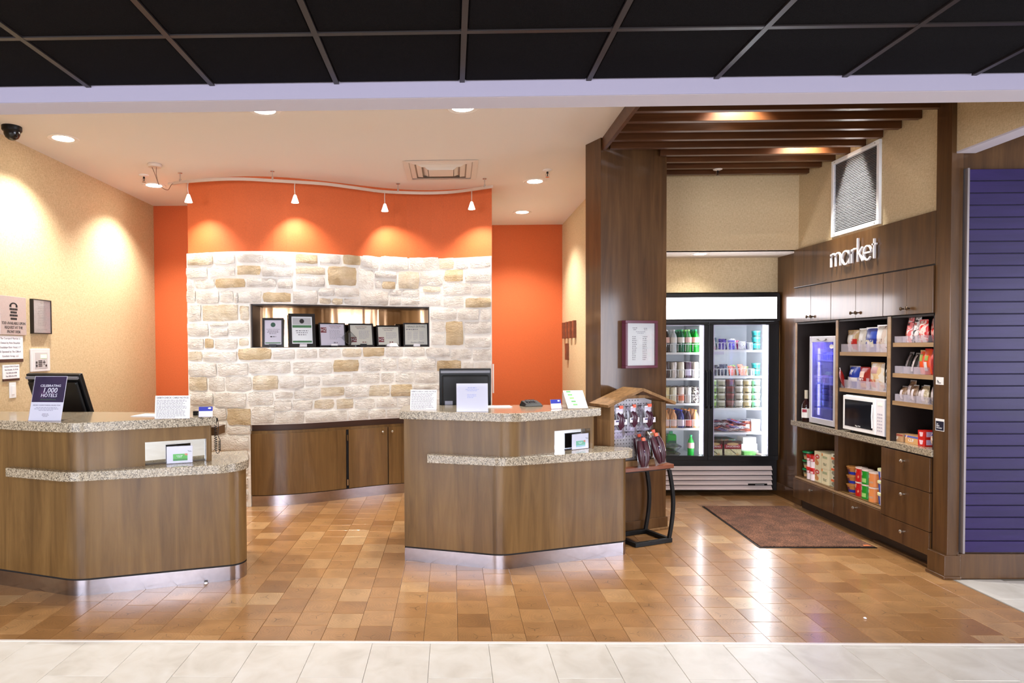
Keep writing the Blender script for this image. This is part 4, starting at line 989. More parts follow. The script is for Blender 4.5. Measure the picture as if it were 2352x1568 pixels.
# four-way air diffuser
t = thing('air_vent', 'square white air diffuser in the ceiling above the curved wall', 'vent', (-.09, 6.11, ZC))
def ring(a, b, z0, z1):
    mb = MB(); mb.add([(-a,-a,z0),(a,-a,z0),(a,a,z0),(-a,a,z0),(-b,-b,z1),(b,-b,z1),(b,b,z1),(-b,b,z1)], [(0,1,5,4),(1,2,6,5),(2,3,7,6),(3,0,4,7)]); return mb
VW = mat('vent_white', (224,216,206), .5)
ring(.335, .285, -.004, -.008).obj('flange', VW, t); MB().add([(-.285,-.285,-.001),(.285,-.285,-.001),(.285,.285,-.001),(-.285,.285,-.001)], [(0,1,2,3)]).obj('cavity', mat('vent_cavity', (170,154,140), .8), t)
for a, b_, z in ((.282, .235, -.010), (.222, .175, -.018), (.16, .12, -.026)):
    ring(a, b_, -.002, z).obj('cone', VW, t)
B(-.115, .115, -.115, .115, -.028, -.022).obj('core_plate', VW, t, bev=.002)

# curved track light with four heads
t = thing('track_light', 'curved silver track light with four heads along the orange wall', 'track light', (-1.0, 6.2, ZC))
TP = [(-2.62,6.135),(-2.463,6.071),(-2.145,6.005),(-1.90,6.005),(-1.656,6.072),(-1.40,6.145),(-1.181,6.222),(-.93,6.38),(-.68,6.54),(-.375,6.609),(-.15,6.62),(.063,6.572),(.358,6.406),(.41,6.385)]
def smooth_path(P, n=5):
    out = []
    for i in range(len(P)-1):
        p0, p1, p2, p3 = [Vector(P[max(0, min(len(P)-1, i+k))]) for k in (-1, 0, 1, 2)]
        for k in range(n):
            u = k/n; out.append(.5*((2*p1) + (p2-p0)*u + (2*p0-5*p1+4*p2-p3)*u*u + (3*p1-p0-3*p2+p3)*u**3))
    out.append(Vector(P[-1])); return out
tp = smooth_path(TP); ZT = 3.08
tr = MB(); n = len(tp); q0 = []; q1 = []
for i, p in enumerate(tp):
    d = (tp[min(i+1, n-1)] - tp[max(i-1, 0)]).normalized(); nn = Vector((d.y, -d.x)) * .007; q0.append(tuple(p + nn)); q1.append(tuple(p - nn))
tr._strip(q0, q1, ZT-.014, ZT+.014)
tr.obj('rail', mat('track_silver', (214,198,184), .3, .6), t, world=True)
for (x, y) in [(-2.53, 6.095), (-1.656, 6.072), (-.53, 6.585), (.33, 6.42)]:
    MB().lathe([(0,ZC),(.020,ZC),(.020,ZC-.006),(.006,ZC-.010),(.005,ZT+.03),(.010,ZT+.03),(.010,ZT+.005),(0,ZT+.005)], 12, (x, y, 0)).obj('standoff', CHROME, t, world=True, smooth=True)
HOT = emis('lamp_hot', (255,236,214), 22)
for k, (x, y) in enumerate([(-2.44, 6.06), (-1.46, 6.125), (-.66, 6.545), (.205, 6.49)]):
    hd = MB().tube([(x, y, ZT-.014), (x, y-.012, ZT-.03), (x, y-.016, ZT-.075), (x, y, ZT-.12)], .0045, 8).obj('head', mat('track_silver2', (220,206,196), .3, .6), t, world=True)
    MB().lathe([(.010,-.030),(.014,-.022),(.036,.044),(.034,.044),(.012,-.018)][::-1], 16, (0,0,0)).obj('shade', emis('lamp_shade_glass', (255,226,208), 2.2) if 'lamp_shade_glass' not in MATS else MATS['lamp_shade_glass'], hd, smooth=True)
    sh = [c for c in hd.children][-1]; sh.location = (x, y, ZT-.15); sh.rotation_euler = (R(180) , 0, 0)
    bl = MB().lathe([(0,.0),(.012,.006),(.016,.02),(.010,.036),(0,.04)], 12).obj('bulb', HOT, hd, smooth=True); bl.location = (x, y, ZT-.19)
    nx = S(x); sl = (S(x+.05)-S(x-.05))/.1; ax = [.10, .02, .22, .12][k]
    spot(t, Vector((x, y-.01, ZT-.185)) - Vector(t.location), 50, 100, (1,.92,.82), .9, aim=(ax, .36, -1), rad=.012)
# feed canopy with wires
cn = MB().lathe([(0,ZC),(.058,ZC),(.064,ZC-.012),(.056,ZC-.030),(0,ZC-.032)], 22, (-2.635, 5.80, 0)).obj('feed_canopy', mat('canopy_white', (214,196,182), .4), t, world=True, smooth=True)
for pth in ([(-2.655,5.79,ZC-.03),(-2.63,5.80,ZC-.10),(-2.615,5.83,ZC-.18)], [(-2.615,5.79,ZC-.03),(-2.62,5.80,ZC-.10),(-2.612,5.84,ZC-.18),(-2.58,5.93,ZC-.20),(-2.60,6.05,ZC-.13),(-2.615,6.13,ZC-.09)]):
    MB().tube([tuple(p) for p in smooth_path(pth, 4)], .003, 6).obj('feed_wire', mat('wire_brown', (120,90,72), .4), t, world=True)
MB().tube([(-2.66,6.145,ZT),(-2.60,6.125,ZT)], .014, 8).obj('end_feed', MATS['track_silver2'], t, world=True)

# ================================================================== MARKET CABINETS (fronts at x = 3.23, facing -x)
XF = 3.23; XD = 3.70; RZ = -math.pi/2
DIV = [(6.175, 6.20), (5.525, 5.555), (4.870, 4.905), (4.424, 4.436)]     # far to near
BAY = [(5.555, 6.175), (4.905, 5.525), (4.436, 4.870)]
BN = ['far', 'middle', 'near']
SHELFW = wood('shelf_edge_wood', (150,118,84), (176,142,106), (192,160,124), rough=.4, scale=(14, 1.2, 14))
def bxm(y0, y1, x0, x1, z0, z1): return MB().box(x0, x1, y0, y1, z0, z1)
def mknob(par, y, z, dark=False):
    return knob(par, XF - .021, y, z, .013, (-1, 0), None if not dark else mat('bronze_knob', (112,96,80), .3, .9))
# base units
for i, (a, b) in enumerate([(5.555, 6.175), (4.948, 5.525), (4.436, 4.905)]):
    lab = ['far base cabinet with an open cubby of cups and cookie boxes over one drawer', 'middle base cabinet with an open cubby of chip cans over one drawer', 'near base cabinet with three stacked drawers'][i]
    t = thing('base_cabinet', lab, 'cabinet', (XF, (a+b)/2, .1), group=None)
    if i < 2:
        mb = MB().box(XF, XD, a-.015, a+.012, .10, .773).box(XF, XD, b-.012, b+.014, .10, .773).box(XD-.012, XD, a, b, .1, .773).box(XF+.004, XD, a, b, .285, .303).box(XF+.03, XD, a, b, .755, .772)
        mb.obj('carcass', WOODD, t, world=True)
        B(XF+.012, XD-.013, a+.0125, b-.0125, .304, .306).obj('cubby_floor', WOOD, t, world=True)
        B(XF-.004, XF+.004, a-.012, b+.012, .286, .302).obj('shelf_lip', SHELFW, t, world=True)
        dr = B(XF-.021, XF-.002, a-.012, b+.012, .104, .283).obj('drawer', WOODD, t, world=True, bev=.002); mknob(dr, (a+b)/2, .232)
    else:
        B(XF, XD, a, b+.018, .10, .773).obj('carcass', DARKGAP, t, world=True)
        for z0, z1 in ((.532, .765), (.265, .528), (.104, .261)):
            dr = B(XF-.021, XF-.002, a+.002, b+.030, z0, z1).obj('drawer', WOODD, t, world=True, bev=.002); mknob(dr, (a+b)/2+.015, z1-.062)
struct(B(XF+.065, XD, 4.44, 6.19, 0, .10).obj('trim_7', mat('kick_dark', (50,36,26), .5)))
struct(B(XF+.030, XF+.065, 4.44, 5.1, 0, .02).obj('trim_8', WOODD, bev=.004))
o = MB().prism([(XF-.022, 4.424), (XD, 4.424), (XD, 6.24), (XF-.022, 6.24)], .774, .82).obj('worktop', GRANITE, bev=.003)
tag(o, 'long speckled granite worktop between the upper and lower market cabinets', 'worktop')
# open shelf units
for i, (a, b) in enumerate(BAY):
    lab = ['far open shelf unit holding the small glass door fridge', 'middle open shelf unit holding chip bags over the microwave', 'near open shelf unit holding candy bags on three shelves'][i]
    t = thing('shelf_unit', lab, 'shelf', (XF, (a+b)/2, .82))
    B(XD-.012, XD, a, b, .82, 1.735).obj('back_panel', BAYSHADE, t, world=True)
    B(XF, XD, a-.001, a+.010, .8205, 1.735).obj('side_panel', BAYSHADE, t, world=True); B(XF, XD, b-.010, b+.001, .8205, 1.735).obj('side_panel', BAYSHADE, t, world=True)
    B(XF, XD, a, b, 1.722, 1.735).obj('top_panel', BAYSHADE, t, world=True)
    f0, f1 = ((b-.002, b+.025), (b, b+.030), (b, b+.035))[i]
    B(XF-.004, XF+.018, f0, f1, .8205, 1.735).obj('front_stile', SHELFW, t, world=True)
    for z in ([], [1.47, 1.172], [1.542, 1.320, 1.118])[i]:
        B(XF+.006, XD-.02, a+.011, b-.011, z-.03, z).obj('shelf_board', SHELFW, t, world=True)
# wall cabinets with pairs of doors
WD = [(6.19, 5.910, 5.604), (5.600, 5.262, 4.935), (4.931, 4.680, 4.428)]
for i, (p, q, r_) in enumerate(WD):
    t = thing('wall_cabinet', ['far', 'middle', 'near'][i] + ' wood wall cabinet with a pair of doors above the open shelves', 'cabinet', (XF, q, 1.737))
    B(XF, XD, r_, p, 1.737, 2.058).obj('carcass', DARKGAP, t, world=True)
    for a, b, ky in ((q+.0015, p-.001, q+.030), (r_+.001, q-.0015, q-.030)):
        dr = B(XF-.021, XF-.001, a, b, 1.740, 2.055).obj('door', WOODD, t, world=True, bev=.0015); mknob(dr, ky, 1.782, True)
# fascia with the raised word
t = thing('market_sign', 'wooden fascia board with raised silver letters reading market', 'sign', (XF, 5.3, 2.06))
B(XF-.012, XF+.03, 4.426, 6.22, 2.066, 2.418).obj('fascia', WOODD, t, world=True, bev=.002)
B(XF-.006, XF+.03, 4.426, 6.22, 2.056, 2.066).obj('shadow_line', DARKGAP, t, world=True)
LETT = mat('silver_letter', (232,228,230), .3, .25)
def stroke(par, pts, u0, base, sc, closed=False, w_=.0125, dp=.014):
    """a letter stroke in the plane of the fascia: u runs to the viewer's right (world -y)"""
    V = [Vector(p) for p in pts]; n = len(V); L = []; Q = []
    for i, p in enumerate(V):
        a = V[i-1] if (i or closed) else p; b = V[(i+1) % n] if (i < n-1 or closed) else p
        d = (b - a).normalized(); nn = Vector((-d.y, d.x)); L.append(p*sc + nn*w_/2); Q.append(p*sc - nn*w_/2)
    mb = MB(); v = []
    for l, q in zip(L, Q):
        for x in (XF-.020-dp, XF-.020):
            v.append((x, u0 - l.x, base + l.y)); v.append((x, u0 - q.x, base + q.y))
    f = []
    M = n if closed else n-1
    for i in range(M):
        a, b = 4*i, 4*((i+1) % n)
        f += [(a, b, b+1, a+1), (a+2, a+3, b+3, b+2), (a, a+2, b+2, b), (a+1, b+1, b+3, a+3)]
    if not closed: f += [(0,1,3,2), (4*n-4, 4*n-2, 4*n-1, 4*n-3)]
    return mb.add(v, f)
def arc(cx, cy, rx, ry, a0, a1, n=14): return [(cx + rx*math.cos(R(a0+(a1-a0)*k/n)), cy + ry*math.sin(R(a0+(a1-a0)*k/n))) for k in range(n+1)]
U0 = 5.590; BS = 2.182
def letter(ch, strokes):
    mb = MB()
    for pts, cl in strokes:
        m_ = stroke(None, pts, U0, BS, 1.0, cl); mb.add(m_.v, m_.f)
    o = mb.obj('letter', LETT, t, world=True); return o
x = .108
letter('m', [([(0,0),(0,x)], 0), (arc(.0325,x-.0325,.0325,.0325,180,0)+[(.065,0)], 0), (arc(.0975,x-.0325,.0325,.0325,180,0)+[(.13,0)], 0)])
letter('a', [(arc(.205,x/2,.050,x/2,0,340,20)[:-1], 1), ([(.255,0),(.255,x)], 0)])
letter('r', [([(.287,0),(.287,x)], 0), (arc(.322,x-.036,.035,.036,180,60), 0)])
letter('k', [([(.362,0),(.362,.185)], 0), ([(.418,x),(.364,x*.46)], 0), ([(.382,x*.60),(.424,0)], 0)])
letter('e', [([(.435,x*.52),(.527,x*.52)]+arc(.481,x/2,.046,x/2,4,320,18), 0)])
letter('t', [([(.562,0),(.562,.150)], 0), ([(.538,x),(.588,x)], 0)])
# return air grille
t = thing('wall_grille', 'white framed louvred grille high on the tan wall above the word', 'vent', (XM, 5.335, 2.76))
y0, y1, z0, z1 = 5.022, 5.645, 2.440, 3.079; fw_ = .032
MB().box(XM-.022, XM, y0, y1, z0, z0+fw_).box(XM-.022, XM, y0, y1, z1-fw_, z1).box(XM-.022, XM, y0, y0+fw_, z0+fw_, z1-fw_).box(XM-.022, XM, y1-fw_, y1, z0+fw_, z1-fw_).obj('frame', WHITEM, t, world=True, bev=.003)
B(XM-.002, XM+.001, y0+fw_, y1-fw_, z0+fw_, z1-fw_).obj('backing', mat('grille_dark', (64,60,60), .8), t, world=True)
lv = MB(); n = 44
for k in range(n):
    z = z0+fw_ + (z1-z0-2*fw_)*(k+.5)/n; h_ = .0085
    lv.add([(XM-.018, y0+fw_, z-h_*.6), (XM-.018, y1-fw_, z-h_*.6), (XM-.003, y1-fw_, z+h_*.6), (XM-.003, y0+fw_, z+h_*.6), (XM-.017, y0+fw_, z-h_*.6+.0012), (XM-.017, y1-fw_, z-h_*.6+.0012), (XM-.002, y1-fw_, z+h_*.6+.0012), (XM-.002, y0+fw_, z+h_*.6+.0012)], [(0,1,2,3),(4,7,6,5),(0,4,5,1),(2,6,7,3)])
o = lv.obj('louvers', mat('louver_white', (206,204,206), .45), t, world=True); o['kind'] = 'stuff'
for y, z in ((y0+.05, z0+.016), (y1-.05, z0+.016), (y0+.05, z1-.016), (y1-.05, z1-.016)): MB().lathe([(.006,XM-.0225),(.005,XM-.0245),(0,XM-.025)], 8, (0, y, z), 'x').obj('screw', NICKEL, t, world=True)

# purple slat wall panel on the lobby side ---------------------------
PURP = wood('purple_paint', (36,23,70), (43,28,80), (50,34,90), rough=.42, scale=(2, 2, 22), coat=.1)
t = thing('slat_wall_panel', 'purple painted panel of horizontal slats on the wall right of the market', 'wall panel', (3.9, 4.29, .176))
z0, z1, n = .178, 2.650, 32; p_ = (z1-z0)/n
for k in range(n): B(3.316, 5.2, 4.272, 4.286, z0+k*p_+.003, z0+(k+1)*p_-.003).obj('slat', PURP, t, world=True, bev=.0018, seg=1)
B(3.31, 5.2, 4.286, 4.314, z0, z1).obj('backing', mat('purple_black', (16,10,30), .7), t, world=True)
B(3.302, 3.315, 4.266, 4.314, z0-.004, z1+.004).obj('edge_trim', mat('pewter_trim', (150,140,140), .35, .6), t, world=True)
# two stickers on the end pier
def sticker(label, y, z, w_, h, bgm):
    s_ = thing('sticker', label, 'sticker', (3.2195, y, z), RZ)
    B(-w_/2, w_/2, -.0008, 0, -h/2, h/2).obj('backing', WHITE, s_)
    if bgm: B(-w_/2+.004, w_/2-.004, -.0012, -.0008, -h/2+.004, h/2-.016).obj('dark_panel', bgm, s_)
    text('The', h*.11, s_, (-w_*.25, -.0016, h*.06), WHITE if bgm else INK); text('Nut', h*.20, s_, (-w_*.2, -.0016, -h*.08), WHITE if bgm else INK); text('Doctor', h*.20, s_, (-w_*.04, -.0016, -h*.25), WHITE if bgm else INK)
    MB().lathe([(.0,-.014),(.010,-.013),(.012,.004),(.006,.010),(.008,.015),(0,.016)], 10, (w_*.24, -.001, h*.10)).obj('orange_jar', mat('orange_red_print', (222,96,52), .5), s_).scale = (1, .05, 1)
sticker('small torn orange and white sticker on the wooden end pier', 4.372, 1.288, .068, .050, None)
sticker('dark square sticker with an orange jar on the wooden end pier', 4.366, .998, .078, .080, mat('navy_print', (22,22,48), .4))

# ================================================================== SHELF GOODS
def pat(name, cols, scale=9, rough=.35):
    if name in MATS: return MATS[name]
    mt, nt, b = nodes(name); L = nt.links.new; N = nt.nodes.new
    tc = N('ShaderNodeTexCoord'); v = N('ShaderNodeTexNoise'); v.inputs['Scale'].default_value = scale; v.inputs['Detail'].default_value = 2; v.inputs['Distortion'].default_value = 1.5
    L(tc.outputs['Object'], v.inputs['Vector'])
    n = len(cols); r = ramp(nt, [(.30 + .4*i/n, c) for i, c in enumerate(cols)]); r.color_ramp.interpolation = 'CONSTANT'
    L(v.outputs['Fac'], r.inputs[0]); L(r.outputs[0], b.inputs['Base Color']); b.inputs['Roughness'].default_value = rough
    MATS[name] = mt; return mt
def puff(w_, h, d, seed=0, nx=7, nz=8, crimp=.07):
    r = random.Random(seed); J = {}
    def f(u, v, side):
        tk = (max(0, 1 - abs(2*u-1)**2.6))**.6 * (max(0, math.sin(math.pi * min(1, max(0, (v-crimp)/(1-2*crimp))))))**.55
        return side * d/2 * tk
    sh = lambda v: 1 - .08*math.sin(math.pi*v)
    def P(u, v, side, off=0):
        k = (round(u*40), round(v*40), side)
        if k not in J: J[k] = r.uniform(-.025, .025) * d
        e = 0 if u in (0, 1) else J[k] * (0 if v in (0, 1) else 1)
        return ((u-.5)*w_*sh(v), f(u, v, side) + e + side*off, v*h)
    return P, nx, nz
def bag(name, label, cat, loc, rz, w_, h, d, body, panels=(), texts=(), lean=0.0, seed=1, group=None, top=None):
    t = thing(name, label, cat, loc, rz, group, rx=-lean)
    P, nx, nz = puff(w_, h, d, seed); mb = MB()
    for s_ in (-1, 1):
        v = [P(i/nx, j/nz, s_) for j in range(nz+1) for i in range(nx+1)]; q = nx+1
        mb.add(v, [(j*q+i, j*q+i+1, (j+1)*q+i+1, (j+1)*q+i) for j in range(nz) for i in range(nx)])
    mb.obj('pouch', body, t, smooth=True, weld=True)
    for (u0, u1, v0, v1, m_, nm) in panels:
        pm = MB(); k = 5
        vv = []
        for j in range(k+1):
            for i in range(k+1):
                u, v = u0+(u1-u0)*i/k, v0+(v1-v0)*j/k; p = P(0 if u <= 0 else u, v, -1); 
                tk = -d/2*(max(0, 1-abs(2*u-1)**2.6))**.6*(max(0, math.sin(math.pi*min(1, max(0, (v-.07)/.86)))))**.55
                vv.append((p[0], tk - d*.035, p[2]))
        pm.add(vv, [(j*(k+1)+i, j*(k+1)+i+1, (j+1)*(k+1)+i+1, (j+1)*(k+1)+i) for j in range(k) for i in range(k)]).obj(nm, m_, t, smooth=True)
    if top: B(-w_*.46, w_*.46, -.002, .002, h-.018, h+.004).obj('seal', top, t)
    for (s_, sz, x, z, m_) in texts: text(s_, sz, t, (x, -d*.56-.002, z), m_)
    return t
def place(y, z, x=3.30): return (x, y, z)
RED = mat('bright_red', (200,30,26), .35); NAVY = mat('navy_blue', (28,44,140), .35); DRED = mat('deep_red', (150,26,22), .35); KRAFT = mat('kraft_tan', (196,162,112), .5); WHT = mat('white_pack', (236,232,228), .4); BLK = mat('black_pack', (26,22,22), .35); YEL = mat('yellow_pack', (236,190,60), .4); SIL = mat('silver_seal', (214,208,206), .25, .6); ORG = mat('orange_pack', (226,84,30), .35)
zA, zB = 1.471, 1.173
bag('snack_bag', 'tan and red snack bag, leftmost on the upper snack shelf', 'snack bag', place(5.43, zA), RZ, .155, .175, .06, pat('tan_red_pack', [(206,176,132),(232,214,190),(214,120,90)]), [(.62,.95,.12,.6,RED,'red_corner'),(.2,.7,.45,.8,WHT,'white_band')], seed=1, top=KRAFT)
bag('snack_bag', 'white snack bag with black swirls on the upper snack shelf', 'snack bag', place(5.300, zA, 3.305), RZ, .13, .185, .06, pat('white_black_pack', [(240,236,230),(228,220,208),(60,44,40)], 7), [(.3,.7,.5,.78,WHT,'white_band')], seed=2, top=SIL)
bag('snack_bag', 'deep blue snack bag with cream chips on the upper snack shelf', 'snack bag', place(5.185, zA, 3.298), RZ, .16, .19, .06, NAVY, [(.15,.8,.2,.5,pat('blue_cream_print', [(40,70,170),(232,224,196),(226,216,180)], 16),'chip_picture'),(.55,.95,.55,.85,mat('mid_blue', (54,84,190), .35),'blue_flash')], seed=3, top=SIL)
bag('snack_bag', 'tall white and brown snack bag, second from right on the upper snack shelf', 'snack bag', place(5.055, zA, 3.30), RZ, .165, .205, .06, pat('white_brown_pack', [(236,230,222),(226,208,196),(96,62,50)], 7), [(.2,.6,.5,.82,WHT,'white_band'),(.1,.5,.15,.4,KRAFT,'tan_patch')], seed=4, top=SIL)
bag('snack_bag', 'cream popcorn bag at the right end of the upper snack shelf', 'snack bag', place(4.978, zA, 3.335), RZ, .12, .195, .05, pat('cream_pack', [(236,230,214),(246,242,230),(208,190,140)], 12), seed=5)
bag('snack_bag', 'red and tan packet leaning out at the left of the lower snack shelf', 'snack bag', place(5.505, zB, 3.27), RZ-.5, .13, .165, .035, DRED, [(.1,.45,.15,.6,KRAFT,'tan_picture')], lean=-.2, seed=6, top=WHT)
t = bag('snack_bag', 'blue chip bag with white lettering on the lower snack shelf', 'snack bag', place(5.405, zB), RZ, .15, .18, .06, mat('cobalt_pack', (30,62,170), .35), [(.1,.9,.32,.5,WHT,'white_band'),(.2,.6,.62,.85,pat('blue_white_sw', [(36,80,190),(220,226,240)], 12),'white_swirl')], [], seed=7, top=SIL)
bag('snack_bag', 'dark red chip bag with white lettering on the lower snack shelf', 'snack bag', place(5.268, zB, 3.296), RZ, .13, .175, .06, DRED, [(.2,.7,.55,.82,mat('pale_pink_pack', (232,196,180), .4),'pale_flash'),(.3,.8,.08,.3,mat('amber_pack', (226,150,80), .4),'chip_picture')], [("lay's", .034, 0, .085, WHT)], seed=8, top=DRED)
bag('snack_bag', 'white and gold tall snack bag on the lower snack shelf', 'snack bag', place(5.130, zB, 3.305), RZ, .165, .215, .065, pat('white_gold_pack', [(236,228,216),(226,196,150),(206,150,90)], 6), [(.15,.6,.1,.4,pat('red_dish_print', [(214,110,80),(234,190,150)], 14),'dish_picture'),(.25,.7,.62,.85,mat('mauve_print', (190,140,140), .4),'round_logo')], seed=9, top=KRAFT)
bag('snack_bag', 'black and white snack bag at the right end of the lower snack shelf', 'snack bag', place(4.985, zB, 3.315), RZ, .13, .225, .05, pat('black_white_pack', [(30,26,26),(238,234,230),(40,34,32)], 8), seed=10)
def tray(label, y0, y1, z, h, x0=3.245, x1=3.45, divs=0, group=None):
    t = thing('shelf_tray', label, 'tray', (x0, (y0+y1)/2, z), group=group)
    B(x0, x0+.003, y0, y1, z, z+h).obj('front', TRAYM, t, world=True); B(x0+.003, x1, y0, y1, z+.0005, z+.0025).obj('floor', TRAYM, t, world=True)
    for k in range(divs):
        y = y0 + (y1-y0)*(k+1)/(divs+1)
        B(x0-.001, x0+.018, y-.001, y+.001, z+.003, z+h*.95).obj('divider', TRAYM, t, world=True); B(x0-.003, x0-.0005, y-.016, y+.016, z+.003, z+h*1.35).obj('tab', TRAYM, t, world=True)
    if not divs:
        for y in (y0, y1-.002): B(x0+.003, x1, y, y+.002, z+.003, z+h).obj('side', TRAYM, t, world=True)
tray('long clear tray front along the upper snack shelf', 4.92, 5.51, zA, .064, divs=4); tray('long clear tray front along the lower snack shelf', 4.92, 5.51, zB, .070, divs=4)
# candy shelves (near unit)
z1, z2, z3 = 1.543, 1.321, 1.119
bag('candy_bag', 'orange candy bag leaning at the left of the top candy shelf', 'candy bag', place(4.80, z1), RZ-.25, .07, .155, .04, pat('orange_brown_pack', [(232,110,40),(120,60,40),(226,150,60)]), lean=.2, seed=11)
bag('candy_bag', 'striped white and pink candy bag, left of two on the top candy shelf', 'candy bag', place(4.752, z1, 3.28), RZ, .06, .185, .04, pat('stripe_pack', [(240,232,232),(226,120,120),(40,30,30)], 16), lean=.1, seed=12, top=SIL)
bag('candy_bag', 'striped black and white candy bag, right of two on the top candy shelf', 'candy bag', place(4.682, z1, 3.28), RZ, .06, .180, .04, pat('stripe_pack2', [(34,26,26),(240,232,232),(200,80,70)], 16), lean=.1, seed=13, top=SIL)
bag('candy_bag', 'bright red candy bag in the tray of the top candy shelf', 'candy bag', place(4.605, z1, 3.28), RZ, .085, .155, .05, pat('red_white_pack', [(216,36,30),(244,214,206),(226,60,44)], 12), seed=14, top=RED)
bag('candy_bag', 'red streaked candy bag behind the tray on the top candy shelf', 'candy bag', place(4.545, z1, 3.32), RZ, .085, .165, .05, pat('red_white_pack2', [(226,70,60),(240,190,180),(190,30,30)], 14), seed=15)
bag('candy_bag', 'brown candy bag at the back right of the top candy shelf', 'candy bag', place(4.50, z1, 3.36), RZ, .10, .175, .05, pat('brown_pack', [(120,96,70),(150,124,92),(90,70,50)], 10), seed=16)
t = thing('snack_carton', 'white upright carton at the right end of the top candy shelf', 'carton', (3.285, 4.463, z1), RZ); B(-.028,.028,-.02,.02,0,.092).obj('carton', WHT, t, bev=.001); B(-.014,.014,-.0208,-.02,.058,.082).obj('printed_mark', PRINT, t)
tray('left clear tray on the top candy shelf', 4.775, 4.855, z1, .046); tray('middle clear tray on the top candy shelf', 4.66, 4.770, z1, .046); tray('right clear tray on the top candy shelf', 4.535, 4.640, z1, .050)
for k, (y, h, le) in enumerate([(4.80, .155, .28), (4.735, .150, .28), (4.675, .15, .25)]):
    t = bag('candy_bag', ['leftmost', 'middle', 'rightmost'][k] + ' of the black chocolate bags leaning on the second candy shelf', 'candy bag', place(y, z2, 3.29), RZ-.15, .055, h, .028, BLK, [(.25,.75,.1,.9,mat('choc_silver', (150,140,142), .4) if k != 1 else mat('choc_white', (226,214,214), .4),'printed_band')], lean=le, seed=17+k, top=SIL, group='black chocolate bags')
    text("HERSHEY'S", .020, t, (0, -.020, h*.5), BLK, rot=(math.pi/2, -math.pi/2, 0))
bag('candy_bag', 'orange candy bag with a green patch in the right tray of the second candy shelf', 'candy bag', place(4.625, z2, 3.29), RZ, .05, .165, .04, ORG, [(.2,.8,.55,.85,mat('lime_patch', (150,160,80), .4),'green_patch')], seed=21, top=KRAFT)
bag('candy_bag', 'orange candy bag with a white patch on the second candy shelf', 'candy bag', place(4.570, z2, 3.29), RZ, .07, .175, .05, ORG, [(.2,.7,.15,.5,WHT,'white_patch'),(.4,.8,.55,.75,mat('lime_patch', (150,160,80), .4),'green_patch')], seed=22, top=RED)
bag('candy_bag', 'deep red candy bag at the right of the second candy shelf', 'candy bag', place(4.505, z2, 3.29), RZ, .07, .170, .05, pat('deep_red_pack', [(196,40,24),(160,26,18),(220,70,40)], 10), seed=23, top=RED)
tray('left clear tray on the second candy shelf', 4.765, 4.850, z2, .052); tray('middle white tray on the second candy shelf', 4.665, 4.760, z2, .050); tray('right red and white tray on the second candy shelf', 4.545, 4.655, z2, .050)
NUT = pat('nut_pack', [(96,70,54),(130,100,76),(150,124,100)], 40, .3)
for k, (y, w_, h) in enumerate([(4.815, .06, .105), (4.765, .075, .150), (4.700, .06, .12), (4.655, .055, .115), (4.600, .07, .125), (4.525, .10, .150)]):
    bag('nut_bag', ['first', 'second', 'third', 'fourth', 'fifth', 'sixth'][k] + ' clear nut bag from the left on the third candy shelf', 'nut bag', place(y, z3, 3.285 + .02*(k % 2)), RZ-.1, w_, h, .05, pat('pale_nut_pack', [(150,132,104),(190,172,140),(214,200,170)], 40, .3) if k > 3 else NUT, [(.25,.75,.12,.75,mat('nut_label', (226,216,222), .4),'paper_label')], lean=.12, seed=30+k, top=SIL, group='nut bags on the third candy shelf')
tray('left clear tray of nuts on the third candy shelf', 4.760, 4.845, z3, .050); tray('middle white tray of nuts on the third candy shelf', 4.640, 4.752, z3, .048); tray('right pale tray of nuts on the third candy shelf', 4.500, 4.625, z3, .050)
# bar boxes on the worktop
def bar_box(label, y, z, w_, h, d, col, strip, tx, x=3.27, rz=RZ, red=False):
    t = thing('bar_box', label, 'box', (x, y, z), rz)
    B(-w_/2, w_/2, 0, d, 0, h).obj('carton', col, t, bev=.001)
    if red:
        m_ = MB().add([(-w_*.30,-.0008,h*.78),(w_*.30,-.0008,h*.78),(w_*.2,-.0008,h*.25),(-w_*.16,-.0008,h*.2)], [(0,1,2,3)]); m_.obj('printed_shield', mat('pink_white_print', (240,200,210), .5), t)
        B(w_/2, w_/2+.0008, .012, d*.8, h*.2, h*.85).obj('label_panel', mat('lilac_panel', (190,176,214), .5), t)
    else:
        B(-w_/2, w_/2, -.0008, 0, h*.74, h*.95).obj('colour_strip', strip, t); text('CLIF', h*.52, t, (-w_*.02, -.0014, h*.42), WHT, sx=.95)
        m_ = MB().add([(-w_*.48,-.0012,h*.55),(-w_*.40,-.0012,h*.55),(-w_*.30,-.0012,h*.98),(-w_*.38,-.0012,h*.98)], [(0,1,2,3)]); m_.obj('pale_slash', mat('peach_print', (240,196,176), .5), t)
bar_box('tan energy bar box with a red strip at the left on the worktop', 4.862, .8205, .135, .056, .12, mat('tan_box', (196,152,112), .5), mat('brick_strip', (170,80,70), .5), '')
bar_box('tan energy bar box with a blue strip beside the red boxes', 4.703, .8205, .130, .060, .12, mat('tan_box2', (210,160,104), .5), mat('blue_strip', (84,96,176), .5), '')
bar_box('red box, lower of two stacked at the near end of the worktop', 4.607, .8205, .066, .055, .15, RED, None, '', red=True)
bar_box('red box, upper of two stacked at the near end of the worktop', 4.607, .8762, .066, .055, .15, RED, None, '', red=True)
bag('snack_bag', 'clear cookie bag with a blue top at the near end of the worktop', 'snack bag', place(4.50, .8205, 3.30), RZ-.2, .11, .12, .06, pat('cookie_pack', [(226,220,214),(214,160,110),(236,232,230)], 20), [(.3,.9,.7,.95,NAVY,'blue_top')], seed=41)
